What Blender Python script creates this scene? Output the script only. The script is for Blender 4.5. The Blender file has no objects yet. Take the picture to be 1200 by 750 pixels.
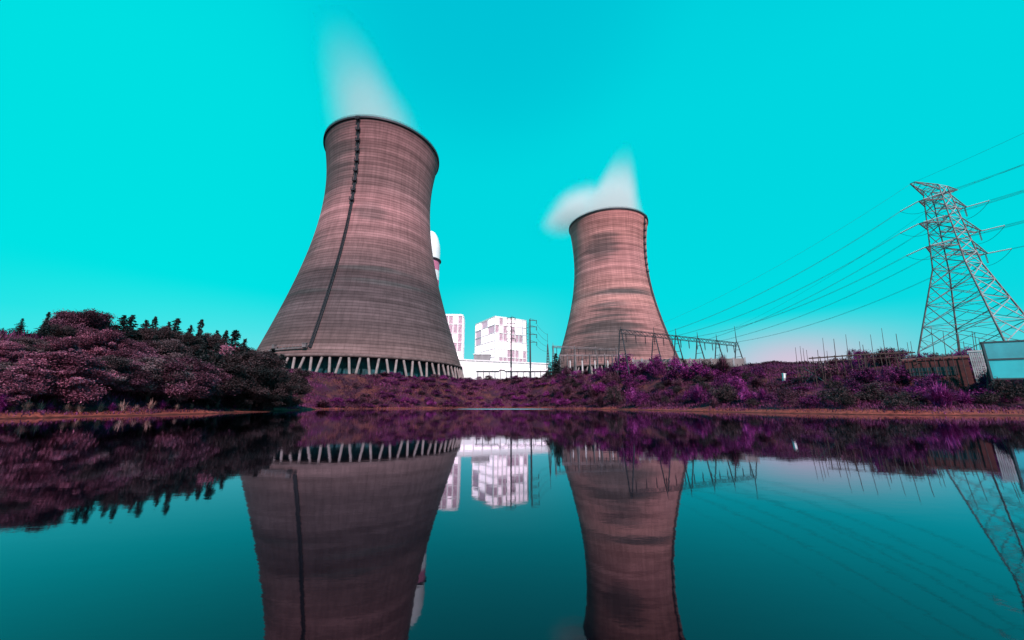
import bpy, math, random
import numpy as np
from mathutils import Vector, Matrix

S = bpy.context.scene
C = S.collection
PI = math.pi
rng = np.random.default_rng(11)
random.seed(5)

# ------------------------------------------------------------------ camera
F_PX, W_PX, H_PX = 437.0, 1200.0, 750.0
PITCH = math.atan(100 / F_PX)
CAM_Z = 0.9
ct, st = math.cos(PITCH), math.sin(PITCH)
cam_d = bpy.data.cameras.new('camera')
cam_d.sensor_width = 36
cam_d.lens = F_PX / W_PX * 36
cam_d.clip_start = 0.05
cam_d.clip_end = 30000
cam = bpy.data.objects.new('camera', cam_d)
cam.location = (0, 0, CAM_Z)
cam.rotation_euler = (PI / 2 + PITCH, 0, 0)
C.objects.link(cam)
S.camera = cam


def ray(x, y):
    """direction of a sight line, scaled to one metre of depth"""
    u = (x - 600) / F_PX
    v = (375 - y) / F_PX
    yy = ct - v * st
    return u / yy, (st + v * ct) / yy


def at(x, y, depth):
    a, b = ray(x, y)
    return Vector((a * depth, depth, CAM_Z + b * depth))


def xpix(p):
    d = p[1] * ct + (p[2] - CAM_Z) * st
    return 600 + F_PX * p[0] / d


# ------------------------------------------------------------------ helpers
class MB:
    """collects vertices and faces, builds one mesh object"""

    def __init__(self):
        self.v = []
        self.f = []
        self.m = []

    def add(self, vs, fs, mi=0):
        b = len(self.v)
        self.v.extend([tuple(p) for p in vs])
        self.f.extend([tuple(b + i for i in f) for f in fs])
        self.m.extend([mi] * len(fs))

    def box(self, c, s, rz=0.0, mi=0):
        c = Vector(c)
        R = Matrix.Rotation(rz, 3, 'Z')
        vs = []
        for dz in (-.5, .5):
            for dx, dy in ((-.5, -.5), (.5, -.5), (.5, .5), (-.5, .5)):
                vs.append(c + R @ Vector((dx * s[0], dy * s[1], dz * s[2])))
        self.add(vs, [(3, 2, 1, 0), (4, 5, 6, 7), (0, 1, 5, 4), (1, 2, 6, 5), (2, 3, 7, 6), (3, 0, 4, 7)], mi)

    def bar(self, a, b, r0, r1=None, n=4, mi=0):
        a, b = Vector(a), Vector(b)
        r1 = r0 if r1 is None else r1
        d = (b - a)
        if d.length < 1e-6:
            return
        d.normalize()
        up = Vector((0, 0, 1)) if abs(d.z) < .95 else Vector((1, 0, 0))
        s = d.cross(up).normalized()
        t = d.cross(s)
        vs = []
        for p, r in ((a, r0), (b, r1)):
            for k in range(n):
                w = 2 * PI * (k + .5) / n
                vs.append(p + (s * math.cos(w) + t * math.sin(w)) * r)
        fs = [(k, (k + 1) % n, n + (k + 1) % n, n + k) for k in range(n)]
        fs += [tuple(reversed(range(n))), tuple(range(n, 2 * n))]
        self.add(vs, fs, mi)

    def tube(self, pts, r, n=4, mi=0):
        pts = [Vector(p) for p in pts]
        rs = r if isinstance(r, (list, tuple)) else [r] * len(pts)
        vs, fs = [], []
        for i, p in enumerate(pts):
            d = (pts[min(i + 1, len(pts) - 1)] - pts[max(i - 1, 0)]).normalized()
            up = Vector((0, 0, 1)) if abs(d.z) < .95 else Vector((1, 0, 0))
            s = d.cross(up).normalized()
            t = d.cross(s)
            for k in range(n):
                w = 2 * PI * (k + .5) / n
                vs.append(p + (s * math.cos(w) + t * math.sin(w)) * rs[i])
        for i in range(len(pts) - 1):
            for k in range(n):
                fs.append((i * n + k, i * n + (k + 1) % n, (i + 1) * n + (k + 1) % n, (i + 1) * n + k))
        fs += [tuple(reversed(range(n))), tuple(range((len(pts) - 1) * n, len(pts) * n))]
        self.add(vs, fs, mi)

    def lathe(self, prof, n=48, c=(0, 0, 0), closed=False, mi=0):
        vs, fs = [], []
        for r, z in prof:
            for k in range(n):
                w = 2 * PI * k / n
                vs.append((c[0] + r * math.cos(w), c[1] + r * math.sin(w), c[2] + z))
        m = len(prof)
        for i in range(m if closed else m - 1):
            j = (i + 1) % m
            for k in range(n):
                l = (k + 1) % n
                fs.append((i * n + k, i * n + l, j * n + l, j * n + k))
        self.add(vs, fs, mi)

    def build(self, name, mats, parent=None, smooth=False, loc=None):
        me = bpy.data.meshes.new(name)
        me.from_pydata([tuple(v) for v in self.v], [], self.f)
        mats = mats if isinstance(mats, (list, tuple)) else [mats]
        for m in mats:
            me.materials.append(m)
        if len(mats) > 1:
            me.polygons.foreach_set('material_index', self.m)
        if smooth:
            me.polygons.foreach_set('use_smooth', [True] * len(me.polygons))
        me.update()
        o = bpy.data.objects.new(name, me)
        C.objects.link(o)
        if parent:
            o.parent = parent
        if loc is not None:
            o.location = loc
        return o


def tag(o, label=None, cat=None, group=None, kind=None):
    if label:
        o['label'] = label
    if cat:
        o['category'] = cat
    if group:
        o['group'] = group
    if kind:
        o['kind'] = kind
    return o


def empty(name, loc=(0, 0, 0), rz=0.0):
    o = bpy.data.objects.new(name, None)
    o.location = loc
    o.rotation_euler = (0, 0, rz)
    o.empty_display_size = .5
    C.objects.link(o)
    return o


KIDS = {}


def kids(o):
    return [c for c in C.objects if c.parent is o]


def copy_tree(o, parent=None, src=None):
    c = o.copy()
    C.objects.link(c)
    c.parent = parent
    for ch in (KIDS[o.name] if o.name in KIDS else kids(o)):
        copy_tree(ch, c)
    return c


# ------------------------------------------------------------------ materials
class NT:
    def __init__(self, nt):
        self.nt = nt
        self.n = nt.nodes
        self.l = nt.links

    def new(self, t, **kw):
        x = self.n.new(t)
        for k, v in kw.items():
            setattr(x, k, v)
        return x

    def put(self, sock, v):
        if isinstance(v, bpy.types.NodeSocket):
            self.l.new(v, sock)
        elif v is not None:
            if sock.type == 'RGBA' and len(v) == 3:
                v = (*v, 1)
            sock.default_value = v

    def math(self, op, a, b=None, c=None, clamp=False):
        x = self.new('ShaderNodeMath', operation=op, use_clamp=clamp)
        for i, v in enumerate((a, b, c)):
            if v is not None:
                self.put(x.inputs[i], v)
        return x.outputs[0]

    def vmath(self, op, a, b=None, out=0):
        x = self.new('ShaderNodeVectorMath', operation=op)
        self.put(x.inputs[0], a)
        if b is not None:
            self.put(x.inputs[1], b)
        return x.outputs[out]

    def mix(self, f, a, b, blend='MIX'):
        x = self.new('ShaderNodeMix', data_type='RGBA', blend_type=blend)
        self.put(x.inputs[0], f)
        self.put(x.inputs[6], a)
        self.put(x.inputs[7], b)
        return x.outputs[2]

    def smooth(self, v, a, b, lo=0.0, hi=1.0):
        x = self.new('ShaderNodeMapRange', interpolation_type='SMOOTHSTEP')
        for i, q in enumerate((v, a, b, lo, hi)):
            self.put(x.inputs[i], q)
        return x.outputs[0]

    def noise(self, vec, scale, detail=3.0, rough=.55, out=0):
        x = self.new('ShaderNodeTexNoise')
        if vec is not None:
            self.put(x.inputs['Vector'], vec)
        x.inputs['Scale'].default_value = scale
        x.inputs['Detail'].default_value = detail
        x.inputs['Roughness'].default_value = rough
        return x.outputs[out]

    def sep(self, v):
        x = self.new('ShaderNodeSeparateXYZ')
        self.put(x.inputs[0], v)
        return x.outputs

    def comb(self, a, b, c):
        x = self.new('ShaderNodeCombineXYZ')
        for i, v in enumerate((a, b, c)):
            self.put(x.inputs[i], v)
        return x.outputs[0]

    def ramp(self, f, stops, interp='LINEAR'):
        x = self.new('ShaderNodeValToRGB')
        x.color_ramp.interpolation = interp
        e = x.color_ramp.elements
        while len(e) < len(stops):
            e.new(.5)
        for q, (p, col) in zip(e, stops):
            q.position = p
            q.color = (*col, 1)
        self.put(x.inputs[0], f)
        return x.outputs[0]

    def coord(self, k='Object'):
        return self.new('ShaderNodeTexCoord').outputs[k]


def new_mat(name):
    m = bpy.data.materials.new(name)
    m.use_nodes = True
    t = NT(m.node_tree)
    b = m.node_tree.nodes['Principled BSDF']
    b.inputs['Roughness'].default_value = .85
    b.inputs['Specular IOR Level'].default_value = .2
    return m, t, b


def plain(name, col, rough=.8, var=.25, scale=3.0, metal=0.0, spec=.25, emit=None, es=0.0):
    m, t, b = new_mat(name)
    n = t.noise(t.coord(), scale, 4)
    k = t.smooth(n, .3, .7, 1 - var, 1 + var)
    t.put(b.inputs['Base Color'], t.mix(1.0, col, t.comb(k, k, k), 'MULTIPLY'))
    b.inputs['Roughness'].default_value = rough
    b.inputs['Metallic'].default_value = metal
    b.inputs['Specular IOR Level'].default_value = spec
    if emit:
        b.inputs['Emission Color'].default_value = (*emit, 1)
        b.inputs['Emission Strength'].default_value = es
    return m


def leaf_mat(name, c0, c1, c2, rough=.7):
    """three leaf colours picked leaf by leaf, shifted a little plant by plant"""
    m, t, b = new_mat(name)
    a = t.new('ShaderNodeAttribute', attribute_name='tint').outputs['Fac']
    r = t.new('ShaderNodeObjectInfo').outputs['Random']
    v = t.math('ADD', a, t.math('MULTIPLY', t.math('SUBTRACT', r, .5), .35), clamp=True)
    col = t.ramp(v, [(0.0, c0), (.55, c1), (1.0, c2)])
    t.put(b.inputs['Base Color'], col)
    b.inputs['Roughness'].default_value = rough
    b.inputs['Specular IOR Level'].default_value = .15
    return m


M = {}
M['steel_dark'] = plain('dark_steel', (.045, .045, .055), .6, .3, 1.5, .3)
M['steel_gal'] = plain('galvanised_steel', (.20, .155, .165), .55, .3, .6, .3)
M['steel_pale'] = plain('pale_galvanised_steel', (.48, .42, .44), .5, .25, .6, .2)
M['wire'] = plain('conductor', (.04, .055, .06), .6, .1)
M['porcelain'] = plain('pale_insulator', (.6, .52, .54), .35, .1)
M['brown_ins'] = plain('dark_insulator', (.05, .04, .05), .4, .1)
M['concrete'] = plain('column_concrete', (.26, .20, .20), .85, .2, .5)
M['lip'] = plain('lip_concrete', (.15, .095, .095), .85, .3, .4)
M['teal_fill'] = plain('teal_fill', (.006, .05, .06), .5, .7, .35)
M['white_wall'] = plain('white_cladding', (.84, .78, .80), .6, .06, .1, 0, .3)
M['white_band'] = plain('white_frame_paint', (.86, .84, .84), .5, .04)
M['chim_white'] = plain('chimney_white_paint', (.82, .80, .81), .6, .05, .1)
M['chim_red'] = plain('chimney_red_paint', (.55, .17, .28), .6, .12, .1)
M['lit_window'] = plain('lit_window', (.6, .42, .5), .3, .35, .25, 0, .4, (1, .84, .92), 1.9)
M['pink_window'] = plain('pink_window', (.36, .22, .29), .3, .5, .9, 0, .3, (1, .66, .84), .46)
M['grey_box'] = plain('grey_cladding', (.33, .30, .32), .7, .2, .2)
M['bark'] = plain('bark', (.05, .035, .035), .9, .4, 4)
M['pale_bark'] = plain('pale_bark', (.30, .26, .25), .9, .3, 4)
M['brick'] = None
M['wood'] = plain('weathered_timber', (.06, .036, .034), .9, .4, 2)
M['bamboo'] = plain('bamboo', (.075, .042, .045), .7, .3, 2)
M['white_post'] = plain('white_post_paint', (.8, .76, .76), .6, .1)
M['teal_sheet'] = plain('teal_sheet', (.025, .25, .29), .35, .18, .5, 0, .5)
M['teal_sheet_low'] = plain('teal_sheet_lower', (.01, .34, .38), .35, .12, .5, 0, .5)
M['frame_dark'] = plain('dark_frame_paint', (.02, .045, .055), .5, .2)

M['conifer'] = leaf_mat('dark_needles', (.010, .013, .014), (.022, .026, .028), (.055, .052, .056))
M['dark_leaf'] = leaf_mat('dark_leaves', (.014, .011, .012), (.038, .022, .025), (.095, .052, .060))
M['plum_leaf'] = leaf_mat('plum_leaves', (.025, .009, .014), (.095, .029, .052), (.27, .095, .155))
M['rose_leaf'] = leaf_mat('rose_leaves', (.05, .014, .024), (.21, .056, .100), (.50, .17, .26))
M['magenta_leaf'] = leaf_mat('magenta_leaves', (.06, .004, .042), (.20, .014, .135), (.42, .07, .30))
M['purple_leaf'] = leaf_mat('purple_leaves', (.025, .004, .020), (.09, .009, .065), (.24, .035, .17))
M['mauve_leaf'] = leaf_mat('mauve_leaves', (.030, .018, .021), (.12, .068, .080), (.29, .17, .195))
M['pale_reed'] = leaf_mat('pale_reeds', (.14, .06, .05), (.30, .15, .14), (.52, .30, .28))
M['undergrowth'] = leaf_mat('undergrowth_blades', (.026, .008, .015), (.082, .017, .046), (.19, .034, .115))


def brick_mat():
    m, t, b = new_mat('rusty_brick')
    br = t.new('ShaderNodeTexBrick')
    q = t.sep(t.coord())
    t.put(br.inputs['Vector'], t.comb(t.math('ADD', q[0], q[1]), q[2], 0.0))
    br.inputs['Color1'].default_value = (.15, .034, .032, 1)
    br.inputs['Color2'].default_value = (.08, .024, .028, 1)
    br.inputs['Mortar'].default_value = (.07, .04, .04, 1)
    br.inputs['Scale'].default_value = 2.2
    n = t.noise(t.coord(), .9, 4)
    t.put(b.inputs['Base Color'], t.mix(t.smooth(n, .45, .7), br.outputs['Color'], (.05, .022, .028)))
    return m


M['brick'] = brick_mat()


# tower concrete: cast lifts, formwork joints, bands of staining, painted floodlight falloff
def tower_mat(name, zstops, patches, H, tint=1.0):
    m, t, b = new_mat(name)
    p = t.coord('Object')
    x, y, z = t.sep(p)
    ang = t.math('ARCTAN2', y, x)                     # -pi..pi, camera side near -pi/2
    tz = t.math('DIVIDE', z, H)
    n1 = t.noise(t.comb(t.math('MULTIPLY', x, .010), t.math('MULTIPLY', y, .010), t.math('MULTIPLY', z, .10)), 1.0, 5, .6)
    n2 = t.noise(t.comb(t.math('MULTIPLY', x, .03), t.math('MULTIPLY', y, .03), t.math('MULTIPLY', z, .4)), 1.0, 4, .6)
    n3 = t.noise(t.comb(t.math('MULTIPLY', x, .5), t.math('MULTIPLY', y, .5), t.math('MULTIPLY', z, .016)), 1.0, 4, .65)
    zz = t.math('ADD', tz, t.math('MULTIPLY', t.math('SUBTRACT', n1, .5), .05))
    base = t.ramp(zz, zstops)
    stain_shade = None
    for (a0, aw, z0, zw, amt) in patches:  # grey patches: stains, plus floodlight falloff painted into the concrete colour
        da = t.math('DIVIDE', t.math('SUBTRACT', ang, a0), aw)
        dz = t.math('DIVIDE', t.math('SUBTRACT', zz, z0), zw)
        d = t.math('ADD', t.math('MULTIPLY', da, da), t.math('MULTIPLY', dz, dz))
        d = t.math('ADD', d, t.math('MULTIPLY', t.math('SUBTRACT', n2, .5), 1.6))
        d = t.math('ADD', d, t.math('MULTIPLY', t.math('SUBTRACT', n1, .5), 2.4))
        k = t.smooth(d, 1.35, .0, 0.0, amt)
        stain_shade = k if stain_shade is None else t.math('MAXIMUM', stain_shade, k)
    if stain_shade is not None:
        base = t.mix(stain_shade, base, (.065, .066, .068))
    k = t.math('MULTIPLY', t.smooth(n2, .25, .75, .72, 1.25), t.smooth(n1, .3, .7, .80, 1.18))
    k = t.math('MULTIPLY', k, t.smooth(n3, .3, .7, .83, 1.12))
    lift = t.math('FRACT', t.math('DIVIDE', z, 1.45))
    ring = t.smooth(t.math('ABSOLUTE', t.math('SUBTRACT', lift, .5)), .32, .47, 1.0, .62)
    k = t.math('MULTIPLY', k, ring)
    # each lift was cast from its own batch
    wn = t.new('ShaderNodeTexWhiteNoise', noise_dimensions='1D')
    t.put(wn.inputs['W'], t.math('FLOOR', t.math('DIVIDE', z, 1.45)))
    k = t.math('MULTIPLY', k, t.math('ADD', t.math('MULTIPLY', wn.outputs['Value'], .26), .87))
    joint = t.math('FRACT', t.math('MULTIPLY', ang, 96 / (2 * PI)))
    k = t.math('MULTIPLY', k, t.smooth(t.math('ABSOLUTE', t.math('SUBTRACT', joint, .5)), .40, .49, 1.0, .86))
    t.put(b.inputs['Base Color'], t.mix(1.0, base, t.comb(k, k, k), 'MULTIPLY'))
    bp = t.new('ShaderNodeBump')
    bp.inputs['Strength'].default_value = .5
    bp.inputs['Distance'].default_value = .25
    t.put(bp.inputs['Height'], t.math('ADD', ring, t.math('MULTIPLY', n2, .4)))
    t.put(b.inputs['Normal'], bp.outputs[0])
    b.inputs['Roughness'].default_value = .9
    return m


# ------------------------------------------------------------------ terrain
SHORE = [(-45, -80), (-40, -20), (-36, 10), (-34.6, 26), (-32.6, 36), (-34, 46), (-36, 58), (-41, 75), (-43.5, 90), (-37, 99),
         (-27, 104), (-18, 111), (-10, 117), (0, 112), (9, 104), (16, 94), (22, 83), (25, 70), (27, 59), (30.5, 47), (33.5, 39.5),
         (38.5, 35.5), (46, 34.2), (60, 30), (75, 10), (80, -30), (70, -80)]
SP = np.array(SHORE, float)


def sdist(X, Y):
    """distance inland from the shoreline (negative over the pond)"""
    X = np.asarray(X, float)
    Y = np.asarray(Y, float)
    best = np.full(X.shape, 1e18)
    ins = np.zeros(X.shape, bool)
    n = len(SP)
    for i in range(n):
        a, b = SP[i], SP[(i + 1) % n]
        e = b - a
        px, py = X - a[0], Y - a[1]
        t = np.clip((px * e[0] + py * e[1]) / (e @ e), 0, 1)
        best = np.minimum(best, (px - t * e[0]) ** 2 + (py - t * e[1]) ** 2)
        c = (a[1] > Y) != (b[1] > Y)
        with np.errstate(divide='ignore', invalid='ignore'):
            xi = a[0] + (Y - a[1]) * e[0] / (e[1] if e[1] else 1e-9)
        ins ^= c & (X < xi)
    d = np.sqrt(best)
    d = d + .5 * np.sin(X * .55 + 1.3 * np.sin(Y * .31)) + .35 * np.sin(Y * .8 + X * .23)
    return np.where(ins, -d, d)


def sm(a, b, x):
    t = np.clip((x - a) / (b - a), 0, 1)
    return t * t * (3 - 2 * t)


def height(X, Y):
    X = np.asarray(X, float)
    Y = np.asarray(Y, float)
    d = sdist(X, Y)
    left = 1 - sm(-36, -22, X)
    left = left * (1 - sm(80, 108, Y))
    right = sm(15, 32, X) * (1 - sm(60, 140, Y))
    plat = 10.3 * (1 - left) * (1 - right) + 7.5 * left + 9.6 * right
    plat = plat + 9.3 * sm(165, 240, Y) * sm(-12, 28, X)
    wid = 26 - 9 * left + 2 * right + 21 * sm(33, 50, X) * (1 - sm(70, 95, Y))
    bt = .52 - .2 * sm(80, 98, Y) + .16 * np.sin(X * .7 + Y * .45) * np.sin(Y * .9 + 1)
    beach = np.where(d > 0, bt * sm(-.6, 3.6, d), np.maximum(-2.0, d * .35))
    und = .45 * np.sin(X * .33 + Y * .12) * np.sin(Y * .27 - X * .1) + .25 * np.sin(X * .9) * np.sin(Y * .77 + 1)
    h = beach + (plat - bt) * sm(2.5, wid, d) ** .9 + und * sm(3, 9, d) * (1 - sm(40, 60, d))
    return h


def ground_hit(px, py, d0=12.0, d1=220.0):
    a, b = ray(px, py)
    D = np.arange(d0, d1, .2)
    k = np.nonzero(height(a * D, D) >= CAM_Z + b * D)[0]
    D = D[k[0]] if len(k) else d1
    return Vector((a * D, D, CAM_Z + b * D))


def hz(x, y):
    return float(height(np.array([x]), np.array([y]))[0])


def axis(lo, hi, step, far):
    a = list(np.arange(lo, hi + step * .5, step))
    s = step
    p = hi
    out = []
    while p < far:
        s *= 1.45
        p += s
        out.append(p)
    s = step
    p = lo
    pre = []
    while p > -far:
        s *= 1.45
        p -= s
        pre.append(p)
    return np.array(pre[::-1] + a + out)


def ground_mat():
    m, t, b = new_mat('bank_earth')
    p = t.new('ShaderNodeNewGeometry').outputs['Position']
    x, y, z = t.sep(p)
    n = t.noise(p, .35, 6, .6)
    n2 = t.noise(p, 2.2, 5, .6)
    n3 = t.noise(p, .09, 4, .6)
    earth = t.mix(t.smooth(n, .40, .62), (.040, .011, .024), (.11, .030, .030))
    earth = t.mix(t.smooth(n3, .5, .66), earth, (.085, .010, .055))
    sand = t.mix(t.smooth(n2, .3, .7), (.14, .026, .020), (.32, .066, .052))
    sandk = t.smooth(t.math('ADD', z, t.math('MULTIPLY', t.math('SUBTRACT', n, .5), .9)), .66, .30)
    wet = t.smooth(t.math('ADD', z, t.math('MULTIPLY', t.math('SUBTRACT', n2, .5), .1)), .02, .14, .35, 1.0)
    sand = t.mix(1.0, sand, t.comb(wet, wet, wet), 'MULTIPLY')
    t.put(b.inputs['Base Color'], t.mix(sandk, earth, sand))
    bp = t.new('ShaderNodeBump')
    bp.inputs['Strength'].default_value = .8
    bp.inputs['Distance'].default_value = .15
    t.put(bp.inputs['Height'], n2)
    t.put(b.inputs['Normal'], bp.outputs[0])
    b.inputs['Roughness'].default_value = .95
    return m


gx = axis(-75, 110, 1.0, 9000)
gy = axis(-5, 170, 1.0, 9000)
GX, GY = np.meshgrid(gx, gy)
GZ = height(GX, GY)
nx, ny = len(gx), len(gy)
co = np.stack([GX, GY, GZ], -1).reshape(-1, 3)
ii, jj = np.meshgrid(np.arange(nx - 1), np.arange(ny - 1))
a = (jj * nx + ii).ravel()
quads = np.stack([a, a + 1, a + nx + 1, a + nx], -1)


def np_mesh(name, co, quads, mat, tint=None, smooth=False):
    k = quads.shape[1]
    me = bpy.data.meshes.new(name)
    me.vertices.add(len(co))
    me.vertices.foreach_set('co', np.ascontiguousarray(co, np.float32).ravel())
    me.loops.add(quads.size)
    me.loops.foreach_set('vertex_index', quads.astype(np.int32).ravel())
    me.polygons.add(len(quads))
    me.polygons.foreach_set('loop_start', np.arange(0, quads.size, k, dtype=np.int32))
    if smooth:
        me.polygons.foreach_set('use_smooth', np.ones(len(quads), bool))
    if tint is not None:
        at_ = me.attributes.new('tint', 'FLOAT', 'POINT')
        at_.data.foreach_set('value', np.ascontiguousarray(tint, np.float32))
    me.materials.append(mat)
    me.update(calc_edges=True)
    me.validate()
    return me


g = bpy.data.objects.new('ground', np_mesh('ground', co, quads, ground_mat(), smooth=True))
C.objects.link(g)
tag(g, kind='structure')


def water_mat():
    m = bpy.data.materials.new('pond_water')
    m.use_nodes = True
    t = NT(m.node_tree)
    for n in list(t.n):
        t.n.remove(n)
    out = t.new('ShaderNodeOutputMaterial')
    p = t.new('ShaderNodeNewGeometry').outputs['Position']
    x, y, z = t.sep(p)
    # wind-ruffled patch under the far bank
    ex = t.math('DIVIDE', t.math('SUBTRACT', x, -2.0), 15.0)
    ey = t.math('DIVIDE', t.math('SUBTRACT', y, 97.0), 15.0)
    ruf = t.smooth(t.math('ADD', t.math('MULTIPLY', ex, ex), t.math('MULTIPLY', ey, ey)), 1.0, .35)
    n = t.noise(t.comb(t.math('MULTIPLY', x, .55), t.math('MULTIPLY', y, 1.3), 0.0), 1.0, 3, .5)
    n2 = t.noise(t.comb(t.math('MULTIPLY', x, 4.0), t.math('MULTIPLY', y, 7.0), 0.0), 1.0, 3, .6)
    h = t.math('ADD', t.math('MULTIPLY', n, .005), t.math('MULTIPLY', n2, .0016))
    h = t.math('ADD', h, t.math('MULTIPLY', t.math('MULTIPLY', n2, ruf), .10))
    bp = t.new('ShaderNodeBump')
    bp.inputs['Strength'].default_value = 1.0
    bp.inputs['Distance'].default_value = .22
    t.put(bp.inputs['Height'], h)
    fr = t.new('ShaderNodeFresnel')
    fr.inputs['IOR'].default_value = 1.33
    t.put(fr.inputs['Normal'], bp.outputs[0])
    k = t.math('ADD', t.math('MULTIPLY', fr.outputs[0], 1.36), .0, clamp=True)
    gl = t.new('ShaderNodeBsdfGlossy')
    t.put(gl.inputs['Color'], (.82, .80, .92))
    t.put(gl.inputs['Roughness'], t.math('ADD', t.math('MULTIPLY', ruf, .34), .03))
    t.put(gl.inputs['Normal'], bp.outputs[0])
    df = t.new('ShaderNodeBsdfDiffuse')
    t.put(df.inputs['Color'], (.0016, .0012, .003))
    mx = t.new('ShaderNodeMixShader')
    t.put(mx.inputs[0], k)
    t.l.new(df.outputs[0], mx.inputs[1])
    t.l.new(gl.outputs[0], mx.inputs[2])
    t.l.new(mx.outputs[0], out.inputs[0])
    return m


w = MB()
w.add([(-70, -110, 0), (100, -110, 0), (100, 140, 0), (-70, 140, 0)], [(0, 1, 2, 3)])
tag(w.build('water', water_mat()), kind='structure')


# ------------------------------------------------------------------ cooling towers
def hyper(H, rb, rt, zt, rtop, t):
    bl = zt / math.sqrt((rb / rt) ** 2 - 1)
    bu = (1 - zt) / math.sqrt((rtop / rt) ** 2 - 1)
    return rt * math.sqrt(1 + ((t - zt) / (bl if t < zt else bu)) ** 2)


def cooling_tower(loc, zg, H, rb, rt, zt, rtop, mat, label, lad_ang, lad_split, colour_ladder, n_v=44):
    """loc.z is the height of the shell's lower lip, zg the ground level"""
    root = empty('cooling_tower', (loc[0], loc[1], zg))
    off = loc[2] - zg
    rf = lambda t: hyper(H, rb, rt, zt, rtop, t)
    prof = []
    NS = 88
    for i in range(NS + 1):
        t = i / NS
        prof.append((rf(t), H * t))
    prof += [(rf(1) - 1.2, H)]
    for i in range(NS, -1, -8):
        t = i / NS
        prof.append((rf(t) - 1.0, H * t - (.02 if i == NS else 0)))
    s = MB()
    s.lathe(prof, 160, closed=True)
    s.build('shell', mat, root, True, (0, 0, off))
    r = MB()
    ro, zt_ = rf(1), H
    r.lathe([(ro + .02, zt_ - .75), (ro + .55, zt_ - .7), (ro + .6, zt_ + .35), (ro - 1.5, zt_ + .4), (ro - 1.5, zt_ - .2), (ro, zt_ - .1)], 160, closed=True)
    r.build('rim', M['steel_dark'], root, False, (0, 0, off))
    rl = MB()
    for hh in (.75, 1.3):
        pts = [((ro + .45) * math.cos(2 * PI * k / 120), (ro + .45) * math.sin(2 * PI * k / 120), H + hh) for k in range(121)]
        rl.tube(pts, .06)
    for k in range(120):
        w_ = 2 * PI * k / 120
        rl.bar(((ro + .45) * math.cos(w_), (ro + .45) * math.sin(w_), H + .3), ((ro + .45) * math.cos(w_), (ro + .45) * math.sin(w_), H + 1.3), .05)
    rl.build('railing', M['steel_dark'], root, False, (0, 0, off))
    lip = MB()
    lip.lathe([(rb + .02, .0), (rb + .35, -.1), (rb + .35, 1.1), (rf(.012) + .05, 1.3)], 160)
    lip.build('lower_ring', M['lip'], root, True, (0, 0, off))
    # raking columns
    rg = rb + 2.2
    col = None
    for k in range(n_v):
        for sgn in (-1, 1):
            wc = 2 * PI * (k + .5) / n_v
            wt = wc + sgn * .20 * (2 * PI / n_v)
            wb = wc + sgn * .40 * (2 * PI / n_v)
            m = MB()
            m.bar((rg * math.cos(wb), rg * math.sin(wb), -.5), ((rb - .4) * math.cos(wt), (rb - .4) * math.sin(wt), off + .1), .55, .5, 8)
            m.build('column', M['concrete'], root, False)
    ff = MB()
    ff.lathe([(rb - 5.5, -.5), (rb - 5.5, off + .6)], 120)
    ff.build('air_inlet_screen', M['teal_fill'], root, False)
    fr = MB()
    for k in range(120):
        w_ = 2 * PI * k / 120
        fr.bar(((rb - 5.2) * math.cos(w_), (rb - 5.2) * math.sin(w_), -.5), ((rb - 5.2) * math.cos(w_), (rb - 5.2) * math.sin(w_), off + .5), .09)
    fr.build('screen_mullion', M['frame_dark'], root, False)
    bs = MB()
    bs.lathe([(rb + 3.3, -1.5), (rb + 3.3, .55), (rb + 2.9, .55), (rb + 2.9, -1.5)], 160, closed=True)
    bs.build('basin_wall', M['concrete'], root, True)
    # ladder up the shell with landings
    lm = MB()
    pts = []
    ld = colour_ladder

    def lp(t, out, da=0.0):
        q = rf(t) + out
        return Vector((q * math.cos(lad_ang + da), q * math.sin(lad_ang + da), H * t))
    ts = [.03 + (1.0 - .03) * i / 60 for i in range(61)]
    dw = .5
    for sg in (-1, 1):
        lm.tube([lp(t, .75, sg * dw / rf(t)) for t in ts], .18)
    for i in range(400):
        t = .03 + .97 * i / 400
        lm.bar(lp(t, .75, -dw / rf(t)), lp(t, .75, dw / rf(t)), .10)
    for i in range(0, 61, 2):
        t = ts[i]
        lm.bar(lp(t, -.1), lp(t, .8), .2)
    # wind cage hoops over the lower run
    for i in range(120):
        t = .03 + (lad_split - .03) * i / 120
        a1, a2 = lp(t, .75, -dw / rf(t)), lp(t, .75, dw / rf(t))
        b1, b2 = lp(t, 1.6, -dw * .6 / rf(t)), lp(t, 1.6, dw * .6 / rf(t))
        lm.tube([a1, b1, b2, a2], .09)
    lad = lm.build('ladder', ld, root, False, (0, 0, off))
    for i in range(9):
        t = lad_split + (1.0 - lad_split) * (i + .25) / 8.6
        if t > .985:
            t = .985
        m = MB()
        a_, b_ = lp(t, 1.1), lp(t, 1.1)
        tw = lad_ang
        c_ = lp(t, 1.2)
        m.box(c_, (1.5, 2.0, .3), tw)
        for sx in (-1, 1):
            for sy in (-1, 1):
                q = c_ + Matrix.Rotation(tw, 3, 'Z') @ Vector((sx * .72, sy * .97, 0))
                m.bar(q, q + Vector((0, 0, 1.5)), .1)
        for zz in (.8, 1.5):
            cs = [c_ + Matrix.Rotation(tw, 3, 'Z') @ Vector((sx * .72, sy * .97, zz)) for sx, sy in ((-1, -1), (1, -1), (1, 1), (-1, 1))]
            for q in range(4):
                m.bar(cs[q], cs[(q + 1) % 4], .1)
        m.bar(c_ + Matrix.Rotation(tw, 3, 'Z') @ Vector((1, 0, -.1)), lp(t - .02, .1), .12)
        m.build('landing', ld, lad, False)
    tag(root, label, 'cooling tower', 'cooling towers of the plant')
    return root, off, rf


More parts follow.
